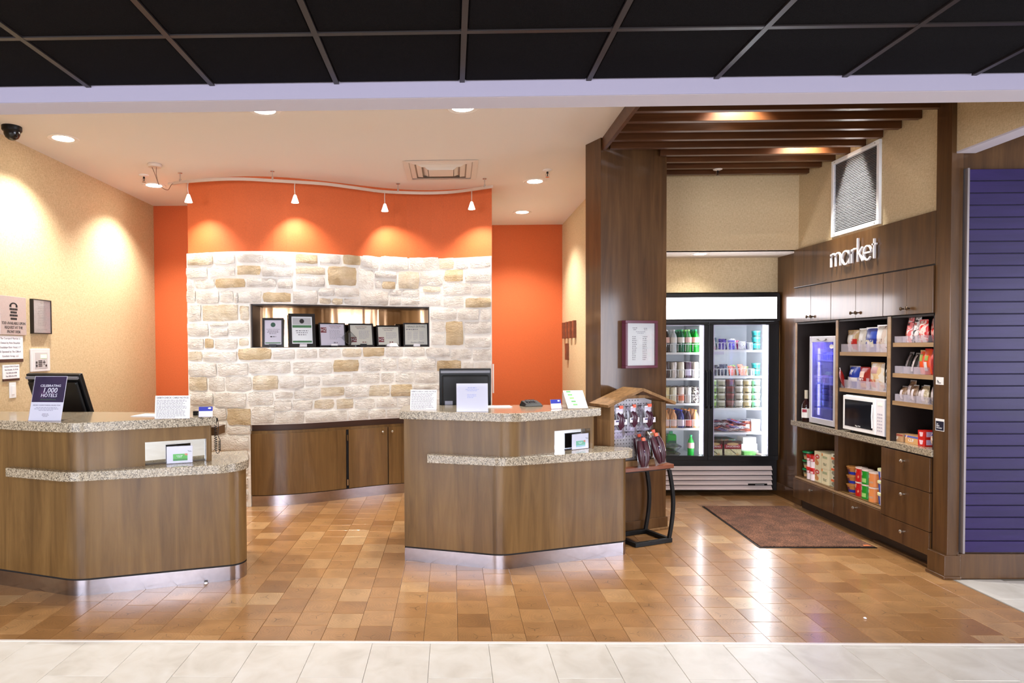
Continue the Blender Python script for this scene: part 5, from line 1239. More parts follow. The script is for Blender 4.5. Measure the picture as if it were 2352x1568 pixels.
# wine bottle
t = thing('wine_bottle', 'dark red wine bottle with a white label beside the small fridge', 'bottle', (3.27, 6.085, .8205))
MB().lathe([(0,0),(.034,0),(.037,.006),(.037,.155),(.030,.178),(.016,.20),(.0135,.215),(.0135,.29),(0,.29)], 20).obj('body', mat('dark_wine_glass', (34,8,12), .1), t, smooth=True)
MB().lathe([(.0150,.215),(.0150,.292),(0,.2925)], 16).obj('foil', mat('cream_foil', (206,196,176), .4), t, smooth=True)
MB().lathe([(.0376,.04),(.0376,.125)], 20).obj('label', WHT, t, smooth=True); MB().lathe([(.0380,.09),(.0380,.118)], 10, a0=185, a1=250).obj('red_patch', mat('wine_red_patch', (150,40,60), .5), t, smooth=True)

# microwave -----------------------------------------------------------
t = thing('microwave', 'white microwave with a dark window on the worktop under the chip bags', 'microwave', (3.218, 5.180, .8205), RZ+R(1))
W_, H_ = .498, .285
for sx in (-.2, .2): MB().lathe([(0,0),(.012,0),(.010,.018),(0,.018)], 10, (sx, .05, 0)).obj('foot', BLACK, t)
B(-W_/2, W_/2, .018, .36, .016, H_+.016).obj('casing', WHITE, t, bev=.008); B(-W_/2+.002, W_/2-.095, 0, .018, .020, H_+.012).obj('door', WHITEM, t, bev=.006)
B(-W_/2+.032, W_/2-.125, -.002, .001, .052, H_-.018).obj('window', mat('microwave_window', (12,14,22), .08), t, bev=.0005)
B(W_/2-.093, W_/2-.002, .004, .018, .020, H_+.012).obj('control_panel', mat('panel_white', (230,226,230), .4), t, bev=.003)
B(W_/2-.072, W_/2-.022, .002, .0045, H_-.036, H_-.014).obj('display', emis('lcd_olive', (120,170,60), .35), t)
kb = MB()
for a in range(3):
    for b_ in range(6): kb.box(W_/2-.076+.020*a, W_/2-.062+.020*a, .0028, .0045, .052+.025*b_, .063+.025*b_)
kb.obj('keypad', PRINTL, t); text('Magic Chef', .014, t, (-.05, -.0026, .064), WHT)
MB().tube([(W_/2-.112, -.012, .07), (W_/2-.112, -.016, .16), (W_/2-.112, -.012, .25)], .005, 8).obj('handle', WHITEM, t)

# ---- lower cubbies ---------------------------------------------------
GRNL = mat('green_lid', (16,128,70), .35)
def cup(name, label, cat, y, z, r0, r1, h, body, lid=None, band=None, x=3.30, group=None, patch=None, txt=None, lidh=.012):
    t = thing(name, label, cat, (x, y, z), RZ, group)
    MB().lathe([(0,0),(r0,0),(r1,h-.006),(r1+.003,h-.003),(r1+.003,h),(0,h)], 18).obj('cup', body, t, smooth=True)
    f = lambda hh: r0 + (r1-r0)*hh/h + .0007
    if lid: MB().lathe([(r1+.0045,h-lidh),(r1+.0045,h+.001),(r1-.003,h+.002),(0,h+.0015)], 18).obj('lid', lid, t, smooth=True)
    if band: MB().lathe([(f(h*band[1]), h*band[1]), (f(h*band[2]), h*band[2])], 18).obj('label_band', band[0], t, smooth=True)
    if patch:
        for (m_, za, zb, a0, a1, nm) in patch: MB().lathe([(f(h*za)+.0006, h*za), (f(h*zb)+.0006, h*zb)], 8, a0=a0, a1=a1).obj(nm, m_, t, smooth=True)
    if txt: text(txt[0], txt[1], t, (0, -r1-.002, h*txt[2]), txt[3])
    return t
zc = .3065
for k in range(3): cup('snack_cup', ['bottom', 'middle', 'top'][k] + ' green lidded snack cup of the front stack in the far cubby', 'cup', 6.095, zc+.080*k, .030, .041, .0785, mat('dark_cup', (46,38,32), .4), GRNL, (mat('cup_label', (120,130,96), .5), .3, .62), x=3.295, patch=[(mat('cracker_print', (206,170,120), .5), .1, .45, 270, 330, 'cracker_picture')], group='green lidded cups')
for k in range(3): cup('snack_cup', ['bottom', 'middle', 'top'][k] + ' green lidded snack cup of the rear stack in the far cubby', 'cup', 6.03, zc+.080*k, .030, .041, .0785, MATS['dark_cup'], GRNL, (MATS['cup_label'], .3, .62), x=3.40, group='green lidded cups')
for c_, y in enumerate((6.015, 5.955)):
    for k in range(2): cup('snack_can', ('lower' if k == 0 else 'upper') + ' red and white can in the ' + ('left' if c_ == 0 else 'right') + ' red stack of the far cubby', 'can', y, zc+.112*k, .029, .030, .111, mat('can_white', (236,222,226), .4), RED, (mat('can_red', (186,18,20), .35), .52, .97), x=3.275+.0*c_, patch=[(mat('can_pale', (240,200,200), .5), .55, .72, 225, 315, 'script_mark')], group=None, lidh=.02)
def carton(label, y, z, w_, h, d, kind, x=3.265):
    t = thing('cookie_box', label, 'box', (x, y, z), RZ); b = mat('cream_box', (232,222,184), .5) if kind < 3 else mat('white_green_box', (228,228,208), .5)
    B(-w_/2, w_/2, 0, d, 0, h).obj('carton', b, t, bev=.001)
    if kind == 1:
        m_ = MB().disc((0, -.001, h*.66), w_*.34, h*.15, 16); m_.obj('red_oval', mat('tomato_print', (206,70,56), .5), t); text('nilla', h*.16, t, (0, -.0016, h*.66), WHT, shear=.2)
        m_ = MB().disc((-.006, -.001, h*.24), w_*.30, h*.16, 14).disc((-.018, -.0012, h*.42), w_*.18, h*.11, 14); m_.obj('cookie_picture', mat('cookie_print', (206,140,84), .6), t)
    elif kind == 2:
        B(-w_*.32, w_*.32, -.001, 0, h*.66, h*.82).obj('green_panel', mat('pale_green_print', (176,182,140), .5), t); B(-w_*.48, -w_*.30, -.001, 0, h*.80, h*.97).obj('orange_corner', mat('light_orange_print', (232,160,96), .5), t)
        text('TLC', h*.22, t, (0, -.0014, h*.28), mat('green_ink', (60,84,60), .5), shear=.1)
    else:
        m_ = MB().disc((.0, -.001, h*.25), w_*.42, h*.22, 14); m_.obj('round_picture', mat('grey_print2', (140,140,124), .6), t); B(-w_*.5, w_*.1, -.001, 0, h*.45, h*.66).obj('orange_panel', mat('orange_print', (230,110,60), .5), t); B(-w_*.2, w_*.4, -.0012, 0, h*.74, h*.92).obj('dark_words', mat('green_ink', (60,84,60), .5), t)
for k in range(2):
    carton(('lower' if k == 0 else 'upper') + ' cream cookie box with a red oval in the far cubby', 5.885, zc+.136*k, .098, .135, .16, 1)
    carton(('lower' if k == 0 else 'upper') + ' cream cracker box with green letters in the far cubby', 5.768, zc+.136*k, .108, .135, .16, 2)
for k in range(3): carton(['bottom', 'middle', 'top'][k] + ' white and orange box beside the divider of the far cubby', 5.655, zc+.095*k, .10, .094, .15, 3, x=3.285)
BR = mat('amber_bowl', (190,128,66), .5)
for k in range(3): cup('snack_bowl', ['bottom', 'middle', 'top'][k] + ' amber and blue snack bowl of the stack in the middle cubby', 'bowl', 5.437, zc+.073*k, .038, .055, .072, BR, None, (mat('bowl_blue', (26,46,150), .4), .12, .52), x=3.32, patch=[(mat('bowl_badge', (96,44,60), .5), .4, .72, 235, 285, 'round_badge')], group='amber and blue bowls')
CANS = [('red', 5.335, 3.315, (190,16,16)), ('green', 5.238, 3.305, (22,140,30)), ('orange', 5.135, 3.295, (222,138,78))]
for nm, y, x, c_ in CANS:
    for k in range(2):
        t = thing('chip_can', ('lower ' if k == 0 else 'upper ') + nm + ' chip can stacked in the middle cubby', 'can', (x, y, zc+.117*k), RZ)
        MB().lathe([(0,0),(.042,0),(.042,.108),(0,.108)], 20).obj('tube', mat(nm+'_can', c_, .35), t, smooth=True)
        MB().lathe([(.0435,.104),(.0435,.114),(.036,.116),(0,.1155)], 20).obj('lid', mat('can_lid', (226,206,196), .35), t, smooth=True)
        MB().lathe([(.0424,.066),(.0424,.092)], 6, a0=215, a1=262).obj('white_badge', WHT, t, smooth=True)
        if nm == 'red': MB().add([(-.012,-.0424,.095),(.002,-.0430,.098),(.026,-.036,.040),(.018,-.040,.026)], [(0,1,2,3)]).obj('cracker_stick', mat('stick_print', (222,150,110), .5), t)
        elif nm == 'green': MB().lathe([(.0424,.014),(.0424,.046)], 8, a0=235, a1=310).obj('pale_picture', mat('lime_print', (150,200,110), .5), t, smooth=True)
        else: MB().lathe([(.0424,.028),(.0424,.044)], 8, a0=240, a1=310).obj('pale_words', mat('pale_words', (196,150,120), .5), t, smooth=True)
t = thing('chip_can', 'red lidded chip can behind the orange stack in the middle cubby', 'can', (3.41, 5.09, zc), RZ)
MB().lathe([(0,0),(.042,0),(.042,.225),(0,.225)], 20).obj('tube', MATS['red_can'], t, smooth=True); MB().lathe([(.0435,.221),(.0435,.231),(0,.2325)], 20).obj('lid', MATS['can_lid'], t, smooth=True)
for k in range(3): cup('noodle_cup', ['bottom', 'middle', 'top'][k] + ' blue and white lidded cup of the near stack in the middle cubby', 'cup', 5.010, zc+.093*k, .036, .045, .092, mat('lilac_cup', (214,206,226), .4), mat('cream_lid', (224,224,176), .4), None, x=3.29, patch=[(mat('cup_blue', (24,84,190), .4), .1, .75, 225, 275, 'blue_stripe')] + ([(mat('food_print', (190,110,80), .5), .1, .32, 230, 300, 'food_picture')] if k == 2 else []), group='blue and white cups', lidh=.016)

# ================================================================== SMALL GLASS DOOR FRIDGE
t = thing('compact_fridge', 'small silver framed glass door fridge glowing violet on the worktop', 'fridge', (3.235, 5.772, .8205), RZ)
W_, H_ = .402, .785; SLV = mat('silver_frame', (206,202,206), .35, .3)
MB().box(-W_/2, W_/2, .03, .43, .012, .03).box(-W_/2, W_/2, .03, .43, H_-.03, H_).box(-W_/2, -W_/2+.02, .03, .43, .03, H_-.03).box(W_/2-.02, W_/2, .03, .43, .03, H_-.03).box(-W_/2, W_/2, .41, .43, .03, H_-.03).obj('shell', SLV, t)
MB().box(-W_/2+.02, W_/2-.02, .405, .41, .03, H_-.03).obj('inner_back', mat('violet_liner', (110,104,190), .5), t)
for sx in (-.165, .165): MB().lathe([(0,0),(.014,0),(.014,.013),(0,.013)], 10, (sx, .08, 0)).obj('foot', BLACK, t)
d_ = MB().box(-W_/2, -W_/2+.034, 0, .03, .012, H_).box(W_/2-.034, W_/2, 0, .03, .012, H_).box(-W_/2+.034, W_/2-.034, 0, .03, .012, .062).box(-W_/2+.034, W_/2-.034, 0, .03, H_-.052, H_).obj('door_frame', SLV, t, bev=.003)
B(-W_/2+.034, W_/2-.034, .010, .014, .062, H_-.052).obj('glass', glassy('violet_glass', (206,202,255), .02, .06), d_)
m_ = MB()
for k in range(15):
    a = R(200 + 140*k/14); m_.v.append((.075*math.cos(a), -.004, H_-.012 + .030*math.sin(a)))
m_.tube(list(m_.v), .006, 6); m_.obj('handle', NICKEL, d_)
MB().disc((W_/2-.075, -.001 + .010, H_-.090), .032, .019, 18).obj('oval_badge', WHT, d_)
for z in (.565, .365, .155):
    mb = MB().box(-W_/2+.022, W_/2-.022, .05, .058, z-.008, z)
    for k in range(9): mb.box(-W_/2+.03+k*.042, -W_/2+.036+k*.042, .058, .40, z-.004, z)
    for y in (.16, .28, .39): mb.box(-W_/2+.022, W_/2-.022, y, y+.005, z-.006, z-.003)
    mb.obj('rack', mat('rack_blue_white', (190,196,236), .4), t)
for z in (.571, .371):
    bk = MB(); bk.tube([(-W_/2+.03, .045, z+.055), (W_/2-.03, .045, z+.055)], .003, 6); bk.tube([(-W_/2+.03, .045, z), (W_/2-.03, .045, z)], .003, 6)
    for k in range(11): x_ = -W_/2+.03+(W_-.06)*k/10; bk.tube([(x_, .045, z), (x_, .045, z+.055)], .0022, 5)
    bk.obj('wire_front', mat('wire_white', (216,218,244), .4), t)
VIO = (.48, .42, 1.0)
l = bpy.data.lights.new('lamp_light', 'AREA'); l.shape = 'RECTANGLE'; l.size = .30; l.size_y = .05; l.energy = 1.4; l.color = VIO
o = bpy.data.objects.new('lamp_light', l); COL.objects.link(o); o.parent = t; o.location = (0, .08, H_-.034)
l = bpy.data.lights.new('lamp_light', 'AREA'); l.shape = 'RECTANGLE'; l.size = .6; l.size_y = .02; l.energy = .7; l.color = (.6, .6, 1.0)
o = bpy.data.objects.new('lamp_light', l); COL.objects.link(o); o.parent = t; o.location = (-W_/2+.03, .06, .38); o.rotation_euler = (0, -R(90), 0)
fy = 5.772; fx = 3.235; fz = .8205
def tub(label, x, y, z, rz, col, lid, r=.044, h=.062, group=None, dark=None):
    t = thing('food_tub', label, 'tub', (x, y, z), rz, group)
    MB().lathe([(0,0),(r*.84,0),(r*.97,h*.80),(0,h*.80)], 16).obj('tub', col, t, smooth=True); MB().lathe([(r*1.02,h*.78),(r*1.02,h),(r*.95,h*1.01),(0,h*1.01)], 16).obj('lid', lid, t, smooth=True)
    MB().lathe([(r*.875,h*.10),(r*.905,h*.26)], 8, a0=215, a1=325).obj('print_band', dark or mat('tub_print', (70,66,50), .5), t, smooth=True)
    return t
for c_, (dy, cl) in enumerate([(.115, (190,216,226)), (.015, (150,92,110)), (-.13, (176,206,216))]):
    for k in range(4): tub(['bottom', 'second', 'third', 'top'][k] + ' tub of the ' + ['left pale', 'middle dark red', 'right pale'][c_] + ' stack in the small fridge', fx+.12, fy+dy, fz+.156+.052*k, RZ, mat('tub_col_%d' % c_, cl, .5), mat('tub_lid_%d' % c_, tuple(min(255, v+24) for v in cl), .5), r=.046, h=.051)
for k, dy in enumerate((-.052, -.078)):
    t = thing('water_bottle', ['clear bottle left of two on the bottom rack of the small fridge', 'clear bottle right of two on the bottom rack of the small fridge'][k], 'bottle', (fx+.075, fy+dy, fz+.156), RZ)
    MB().lathe([(0,0),(.020,0),(.022,.02),(.020,.06),(.012,.10),(.009,.115),(0,.116)], 14).obj('body', glassy('bottle_clear', (206,214,240), .05, .2) if 'bottle_clear' not in MATS else MATS['bottle_clear'], t, smooth=True); MB().lathe([(.010,.116),(.010,.13),(0,.131)], 12).obj('cap', WHT, t, smooth=True)
for k, dy in enumerate((-.075, -.128)):
    t = thing('juice_bottle', ['left', 'right'][k] + ' red and white labelled bottle on the middle rack of the small fridge', 'bottle', (fx+.13, fy+dy, fz+.366), RZ)
    MB().lathe([(0,0),(.022,0),(.023,.1),(.012,.145),(.009,.17),(0,.17)], 14).obj('body', MATS['bottle_clear'], t, smooth=True); MB().lathe([(.0236,.045),(.0236,.105)], 14).obj('label', mat('pink_white_label', (230,196,204), .5), t, smooth=True); MB().lathe([(.010,.17),(.010,.185),(0,.186)], 12).obj('cap', WHT, t, smooth=True)
for k, (dy, c_) in enumerate([(.13, (150,30,70)), (.095, (160,24,50)), (.06, (140,50,110)), (.015, (110,90,170)), (-.03, (84,90,180))]):
    bag('frozen_packet', ['first', 'second', 'third', 'fourth', 'fifth'][k] + ' frozen packet from the left behind the wire of the small fridge middle rack', 'packet', (fx+.09, fy+dy, fz+.3655), RZ, .05, .075, .02, mat('packet_%d' % k, c_, .4), seed=60+k)
bag('salad_bag', 'green salad bag on the middle rack of the small fridge', 'salad bag', (fx+.13, fy+.13, fz+.3655), RZ, .11, .105, .05, pat('salad_pack', [(70,140,60),(130,190,80),(60,110,60)], 30), seed=66)
for k, (dy, c_) in enumerate([(.135, (40,70,190)), (.08, (50,84,200)), (.025, (36,60,170)), (-.03, (60,70,190)), (-.085, (120,110,210)), (-.135, (150,120,220))]):
    bag('frozen_packet', ['first', 'second', 'third', 'fourth', 'fifth', 'sixth'][k] + ' blue packet from the left on the top rack of the small fridge', 'packet', (fx+.10, fy+dy, fz+.5655), RZ, .055, .075, .02, mat('bpacket_%d' % k, c_, .4), seed=70+k)

# ================================================================== TWO-DOOR DISPLAY COOLER (front y = 6.67)
CXL, CXR, CY0, CY1 = 1.945, 3.308, 6.67, 7.36
cool = thing('display_cooler', 'black two-door drinks and ice cream cooler with a lit white header', 'cooler', (2.62, 6.67, 0))
def cb(*a): return MB().box(*a)
CBLK = mat('cooler_black', (12,11,13), .35)
LIN = mat('cooler_liner', (236,238,242), .5)
sh = MB().box(CXL, CXR, CY0, CY1, 1.775, 2.055).box(CXL, CXR, CY0+.03, CY1, .05, .36).box(CXL, CXL+.03, CY0+.03, CY1, .36, 1.775).box(CXR-.03, CXR, CY0+.03, CY1, .36, 1.775).box(CXL, CXR, CY1-.03, CY1, .36, 1.775)
sh.obj('shell', CBLK, cool, world=True)
cb(CXL+.03, CXR-.03, CY1-.036, CY1-.031, .36, 1.775).obj('liner', LIN, cool, world=True)
MB().box(CXL+.031, CXL+.034, CY0+.04, CY1-.04, .361, 1.774).box(CXR-.034, CXR-.031, CY0+.04, CY1-.04, .361, 1.774).box(CXL+.04, CXR-.04, CY0+.04, CY1-.04, .361, .364).box(CXL+.04, CXR-.04, CY0+.04, CY1-.04, 1.770, 1.774).obj('liner', LIN, cool, world=True)
cb(2.585, 2.605, CY0+.05, CY1-.04, .365, 1.77).obj('centre_wall', LIN, cool, world=True)
cb(CXL+.02, 3.278, CY0-.012, CY0+.001, 1.797, 2.013).obj('header_light', emis('header_white', (255,250,255), 7.0), cool, world=True)
MB().box(CXL, CXR, CY0-.016, CY0-.001, 2.013, 2.040).box(CXL, CXR, CY0-.016, CY0-.001, 1.772, 1.797).box(3.278, CXR, CY0-.016, CY0-.001, 1.797, 2.013).obj('header_frame', CBLK, cool, world=True)
# doors
def cdoor(x0, x1, g0, g1, hx):
    d = MB().box(x0, x1, CY0-.02, CY0+.022, 1.737, 1.768).box(x0, x1, CY0-.02, CY0+.022, .365, .410).box(x0, g0, CY0-.02, CY0+.022, .41, 1.737).box(g1, x1, CY0-.02, CY0+.022, .41, 1.737).obj('door', CBLK, cool, world=True, bev=.003)
    cb(g0, g1, CY0-.010, CY0-.006, .41, 1.737).obj('glass', GLASS, d)
    MB().box(g0, g0+.006, CY0-.0215, CY0-.0195, .41, 1.737).box(g1-.006, g1, CY0-.0215, CY0-.0195, .41, 1.737).box(g0, g1, CY0-.0215, CY0-.0195, 1.731, 1.737).obj('edge_strip', mat('pale_gasket', (190,186,214), .3, .3), d)
    MB().tube([(hx, CY0-.02, 1.28), (hx, CY0-.05, 1.26), (hx, CY0-.05, .92), (hx, CY0-.02, .90)], .010, 8).obj('handle', BLACKM, d)
cdoor(1.955, 2.594, 1.995, 2.549, 2.572); cdoor(2.598, 3.298, 2.645, 3.195, 2.62)
# louvred kick grille
n = 5
for k in range(n):
    z = .066 + .050 * k
    MB().add([(CXL+.02, CY0-.012, z), (3.245, CY0-.012, z), (3.245, CY0+.012, z+.036), (CXL+.02, CY0+.012, z+.036), (CXL+.02, CY0-.006, z-.004), (3.245, CY0-.006, z-.004), (3.245, CY0+.02, z+.032), (CXL+.02, CY0+.02, z+.032)], [(0,1,2,3),(4,7,6,5),(0,4,5,1),(3,2,6,7),(0,3,7,4),(1,5,6,2)]).obj('louver', mat('louver_grey', (206,190,184), .4), cool, world=True)
cb(3.0, 3.19, CY0-.018, CY0-.009, .108, .128).obj('name_badge', BLACKG, cool, world=True)
cb(3.07, 3.16, CY0-.0188, CY0-.018, .114, .120).obj('badge_print', mat('badge_grey', (150,150,150), .4), cool, world=True)
# interior lamps
for nm, x, s_, e_ in (('lamp_tube', 2.537, .009, 14), ('lamp_tube', 3.178, .014, 34)):
    cb(x-s_, x+s_, CY0+.028, CY0+.040, .42, 1.73).obj(nm, emis('cooler_tube_%d' % e_, (238,242,255), e_), cool, world=True)
# shelves
WIRE = mat('white_wire', (240,240,244), .35)
LZ = [1.459, 1.196, .937, .682]; RZs = [1.479, 1.212, .886, .636]
for z in LZ: cb(1.985, 2.560, CY0+.075, CY1-.06, z-.022, z).obj('shelf', WIRE, cool, world=True)
for z in RZs: cb(2.635, 3.215, CY0+.075, CY1-.06, z-.020, z).obj('shelf', WIRE, cool, world=True)
for z in LZ:       # bottle guards
    g_ = MB(); g_.tube([(1.99, CY0+.07, z+.085), (2.555, CY0+.07, z+.085)], .003, 6)
    for k in range(8): x_ = 2.015 + .076*k; g_.tube([(x_, CY0+.072, z+.012), (x_, CY0+.07, z+.085)], .003, 5)
    g_.obj('bottle_guard', WIRE, cool, world=True)
# ---- goods -------------------------------------------------------------
def bottle(name, label, cat, h, r, body, cap, lab, x, y, z, group=None, lz=(.42, .66), waist=.93):
    t = thing(name, label, cat, (x, y, z), group=group)
    MB().lathe([(0,0),(r*.86,0),(r,.012),(r*waist,h*.30),(r,h*.42),(r,h*.62),(r*.75,h*.76),(r*.36,h*.88),(r*.33,h*.93),(0,h*.93)], 14).obj('body', body, t, smooth=True)
    MB().lathe([(r*.42,h*.93),(r*.42,h),(0,h)], 12).obj('cap', cap, t, smooth=True)
    if lab: MB().lathe([(r*1.015,h*lz[0]),(r*1.015,h*lz[1])], 14).obj('label', lab, t, smooth=True)
    return t
GB = mat('green_soda', (20,150,40), .12); DG = mat('dark_teal_soda', (16,96,70), .15); LG = mat('lime_soda', (40,170,60), .12); COLA = mat('cola', (40,22,26), .15); CLR = mat('clear_soda', (206,212,216), .15)
GC = mat('green_cap', (60,180,120), .4); WC = mat('white_cap', (240,238,240), .4); LBL = mat('pale_label', (238,232,226), .5); LBR = mat('pink_label', (236,190,180), .5)
XC_ = [2.215, 2.290, 2.366, 2.440, 2.515]
YC_ = [CY0+.115, CY0+.20, CY0+.285]
ordc = ['fifth', 'fourth', 'third', 'second', 'first']; rowd = ['front', 'second', 'rear']
tops = [(COLA, WC, LBR), (CLR, WC, LBL), (DG, GC, LBL), (GB, mat('lime_cap', (150,226,110), .4), LBR), (GB, GC, LBR)]
proto = {}
def repeat(key, fn, x, y, z, label, group):
    if key not in proto: proto[key] = fn(x, y, z, label, group); return proto[key]
    return dup(proto[key], loc=(x, y, z), label=label, group=group)
for i, x in enumerate(XC_):
    for j, y in enumerate(YC_):
        b_, c_, l_ = tops[i]; nm = ['brown cola', 'clear', 'dark green', 'bright green', 'bright green'][i]
        repeat(('s', i), lambda x, y, z, lb_, gr: bottle('soda_bottle', lb_, 'bottle', .235, .033, b_, c_, l_, x, y, z, gr), x, y, LZ[0]+.001, nm + ' soda bottle on the top shelf, ' + rowd[j] + ' row, ' + ordc[i] + ' from the mullion', 'soda bottles on the top cooler shelf')
CANB = [mat('can_dark', (70,52,56), .3), mat('can_silver', (214,206,204), .3, .2), mat('can_cream', (226,218,202), .3, .1), mat('can_purple', (70,26,60), .3), mat('can_ivory', (232,224,206), .3, .1)]
def can(x, y, z, lb_, gr, body, top, h=.165, r=.031, lab=None):
    t = thing('drink_can', lb_, 'can', (x, y, z), group=gr)
    MB().lathe([(0,0),(r*.82,0),(r,.010),(r,h-.014),(r*.84,h-.002),(0,h-.002)], 14).obj('body', body, t, smooth=True); MB().lathe([(r*.84,h-.002),(r*.84,h),(r*.74,h-.003),(0,h-.003)], 14).obj('top', top, t, smooth=True)
    if lab: MB().lathe([(r*1.01,h*.15),(r*1.01,h*.55)], 14).obj('label', lab, t, smooth=True)
    return t
DT = mat('can_top_dark', (66,56,54), .35, .5)
for i, x in enumerate(XC_):
    for j, y in enumerate(YC_):
        repeat(('c', i), lambda x, y, z, lb_, gr: can(x, y, z, lb_, gr, CANB[i], DT if i != 3 else WC, lab=mat('lav_label', (206,196,226), .4) if i == 3 else None), x, y, LZ[1]+.001, ['dark', 'silver', 'cream', 'purple', 'ivory'][i] + ' can on the second shelf, ' + rowd[j] + ' row, ' + ordc[i] + ' from the mullion', 'cans on the second cooler shelf')
CANC = [mat('can_yellow', (226,206,150), .3), mat('can_cream2', (236,228,206), .3, .1), mat('can_red_white', (232,214,206), .3, .1), mat('can_silver2', (216,212,208), .3, .2), pat('can_spotted', [(232,226,214),(60,44,44),(226,220,206)], 22, .3)]
for i, x in enumerate(XC_):
    for j, y in enumerate(YC_):
        repeat(('d', i), lambda x, y, z, lb_, gr: can(x, y, z, lb_, gr, CANC[i], DT, lab=mat('coral_label', (226,130,100), .4) if i == 2 else None), x, y, LZ[2]+.001, ['yellow', 'cream', 'red and white', 'silver', 'spotted'][i] + ' can on the third shelf, ' + rowd[j] + ' row, ' + ordc[i] + ' from the mullion', 'cans on the third cooler shelf')
JB = [mat('juice_amber', (214,150,90), .15), mat('juice_orange', (222,160,110), .15), mat('juice_blue', (40,40,120), .15), mat('juice_dark', (70,30,40), .15), mat('juice_peach', (226,172,120), .15)]
JC = [mat('cap_orange', (226,140,70), .4), MATS['cap_orange'], mat('cap_blue', (40,50,200), .4), MATS['cap_orange'], MATS['cap_orange']]
JL = [mat('label_pink', (236,206,200), .5), MATS['label_pink'], mat('label_lilac', (226,210,226), .5), mat('label_red', (220,120,110), .5), mat('label_cream', (236,214,186), .5)]
for i, x in enumerate(XC_):
    for j, y in enumerate(YC_):
        repeat(('j', i), lambda x, y, z, lb_, gr: bottle('juice_bottle', lb_, 'bottle', .185, .034, JB[i], JC[i], JL[i], x, y, z, gr, lz=(.10, .46), waist=1.0), x, y, LZ[3]+.001, ['amber', 'light orange', 'blue capped', 'dark red', 'peach'][i] + ' juice bottle on the fourth shelf, ' + rowd[j] + ' row, ' + ordc[i] + ' from the mullion', 'juice bottles on the fourth cooler shelf')
bottle('soda_bottle', 'single bright green soda bottle on the cooler floor beside the mullion', 'bottle', .235, .034, LG, GC, LBR, 2.485, CY0+.16, .366)
t = thing('juice_jug', 'square green juice jug at the back of the cooler floor', 'jug', (2.375, CY0+.45, .366)); B(-.05,.05,-.05,.05,0,.21).obj('body', LG, t, bev=.02); MB().lathe([(.02,.21),(.02,.235),(0,.235)], 12).obj('cap', GC, t); B(-.04,.04,-.052,-.0505,.08,.14).obj('label', mat('dark_green_label', (30,84,60), .5), t)
t = thing('juice_jug', 'round plum coloured jug at the back of the cooler floor', 'jug', (2.255, CY0+.42, .366)); MB().lathe([(0,0),(.045,0),(.05,.02),(.05,.12),(.042,.19),(.02,.215),(0,.216)], 16).obj('body', mat('plum_jug', (120,60,80), .25), t, smooth=True); MB().lathe([(.0508,.03),(.0508,.075)], 16).obj('label', mat('label_lilac2', (220,206,222), .5), t, smooth=True); MB().lathe([(.02,.216),(.02,.232),(0,.232)], 12).obj('cap', mat('plum_cap', (90,40,60), .4), t)
for k in range(2):
    z = .366 + .074*k
    t = thing('salad_bowl', ['lower', 'upper'][k] + ' clear lidded salad bowl on the cooler floor', 'salad bowl', (2.27+.012*k, CY0+.17, z), group=None)
    MB().lathe([(0,.0),(.07,.0),(.105,.036),(.105,.040),(.066,.004),(0,.004)], 22).obj('bowl', ACRYL, t, smooth=True); MB().lathe([(.107,.040),(.107,.046),(.06,.070),(0,.072)], 22).obj('lid', POUCH, t, smooth=True)
    lf = MB(); r = random.Random(90+k)
    for q in range(46):
        a, rr = r.uniform(0, 6.28), .09*math.sqrt(r.random()); x_, y_ = rr*math.cos(a), rr*math.sin(a); s_ = r.uniform(.012, .026); z_ = .014 + .018*rr/.09 + r.uniform(0, .024); an = r.uniform(0, 6.28)
        c_, s2 = math.cos(an)*s_, math.sin(an)*s_
        lf.add([(x_-c_, y_-s2, z_), (x_+s2*.6, y_-c_*.6, z_+r.uniform(-.006,.008)), (x_+c_, y_+s2, z_+.003), (x_-s2*.6, y_+c_*.6, z_+r.uniform(-.004,.008))], [(0,1,2,3)])
    o = lf.obj('salad_leaves', pat('leaf_mix', [(96,140,60),(150,180,100),(214,210,160),(70,110,50)], 40, .5), t); o['kind'] = 'stuff'
# ---- right door ---------------------------------------------------------
def basket(label, z, x0, x1, h):
    t = thing('wire_basket', label, 'basket', ((x0+x1)/2, CY0+.10, z)); b_ = MB(); ya, yb = CY0+.085, CY0+.36
    for zz in (z+.004, z+h): b_.tube([(x0, ya, zz), (x1, ya, zz), (x1+.02, yb, zz), (x0, yb, zz)], .003, 5, closed=True)
    n_ = int((x1-x0)/.033)
    for k in range(n_+1): x_ = x0 + (x1-x0)*k/n_; b_.tube([(x_, ya, z+.004), (x_, ya, z+h)], .0035, 5)
    for k in range(1, 9): y_ = ya + (yb-ya)*k/9; b_.tube([(x1+.02*k/9, y_, z+.004), (x1+.02*k/9, y_, z+h)], .003, 5)
    b_.obj('wire', WIRE, t, world=True); B(x0, x1, ya, yb, z+.001, z+.003).obj('base', WIRE, t, world=True)
basket('upper white wire basket of frozen packets behind the right door', RZs[0]+.001, 2.66, 3.08, .075); basket('lower white wire basket of frozen packets behind the right door', RZs[1]+.001, 2.655, 3.10, .075)
t = thing('price_strip', 'clear price strip clipped to the upper right cooler shelf', 'price tag', (2.73, CY0+.07, RZs[0]-.03)); B(-.055,.055,-.003,.003,-.012,.020).obj('strip', mat('strip_lilac', (206,204,226), .3), t)
FP = [((206,60,110), 'pink'), ((60,40,150), 'violet'), ((70,60,180), 'indigo'), ((214,206,226), 'pale'), ((110,70,90), 'plum'), ((226,220,236), 'white'), ((60,90,110), 'slate'), ((150,140,200), 'lavender')]
r = random.Random(5)
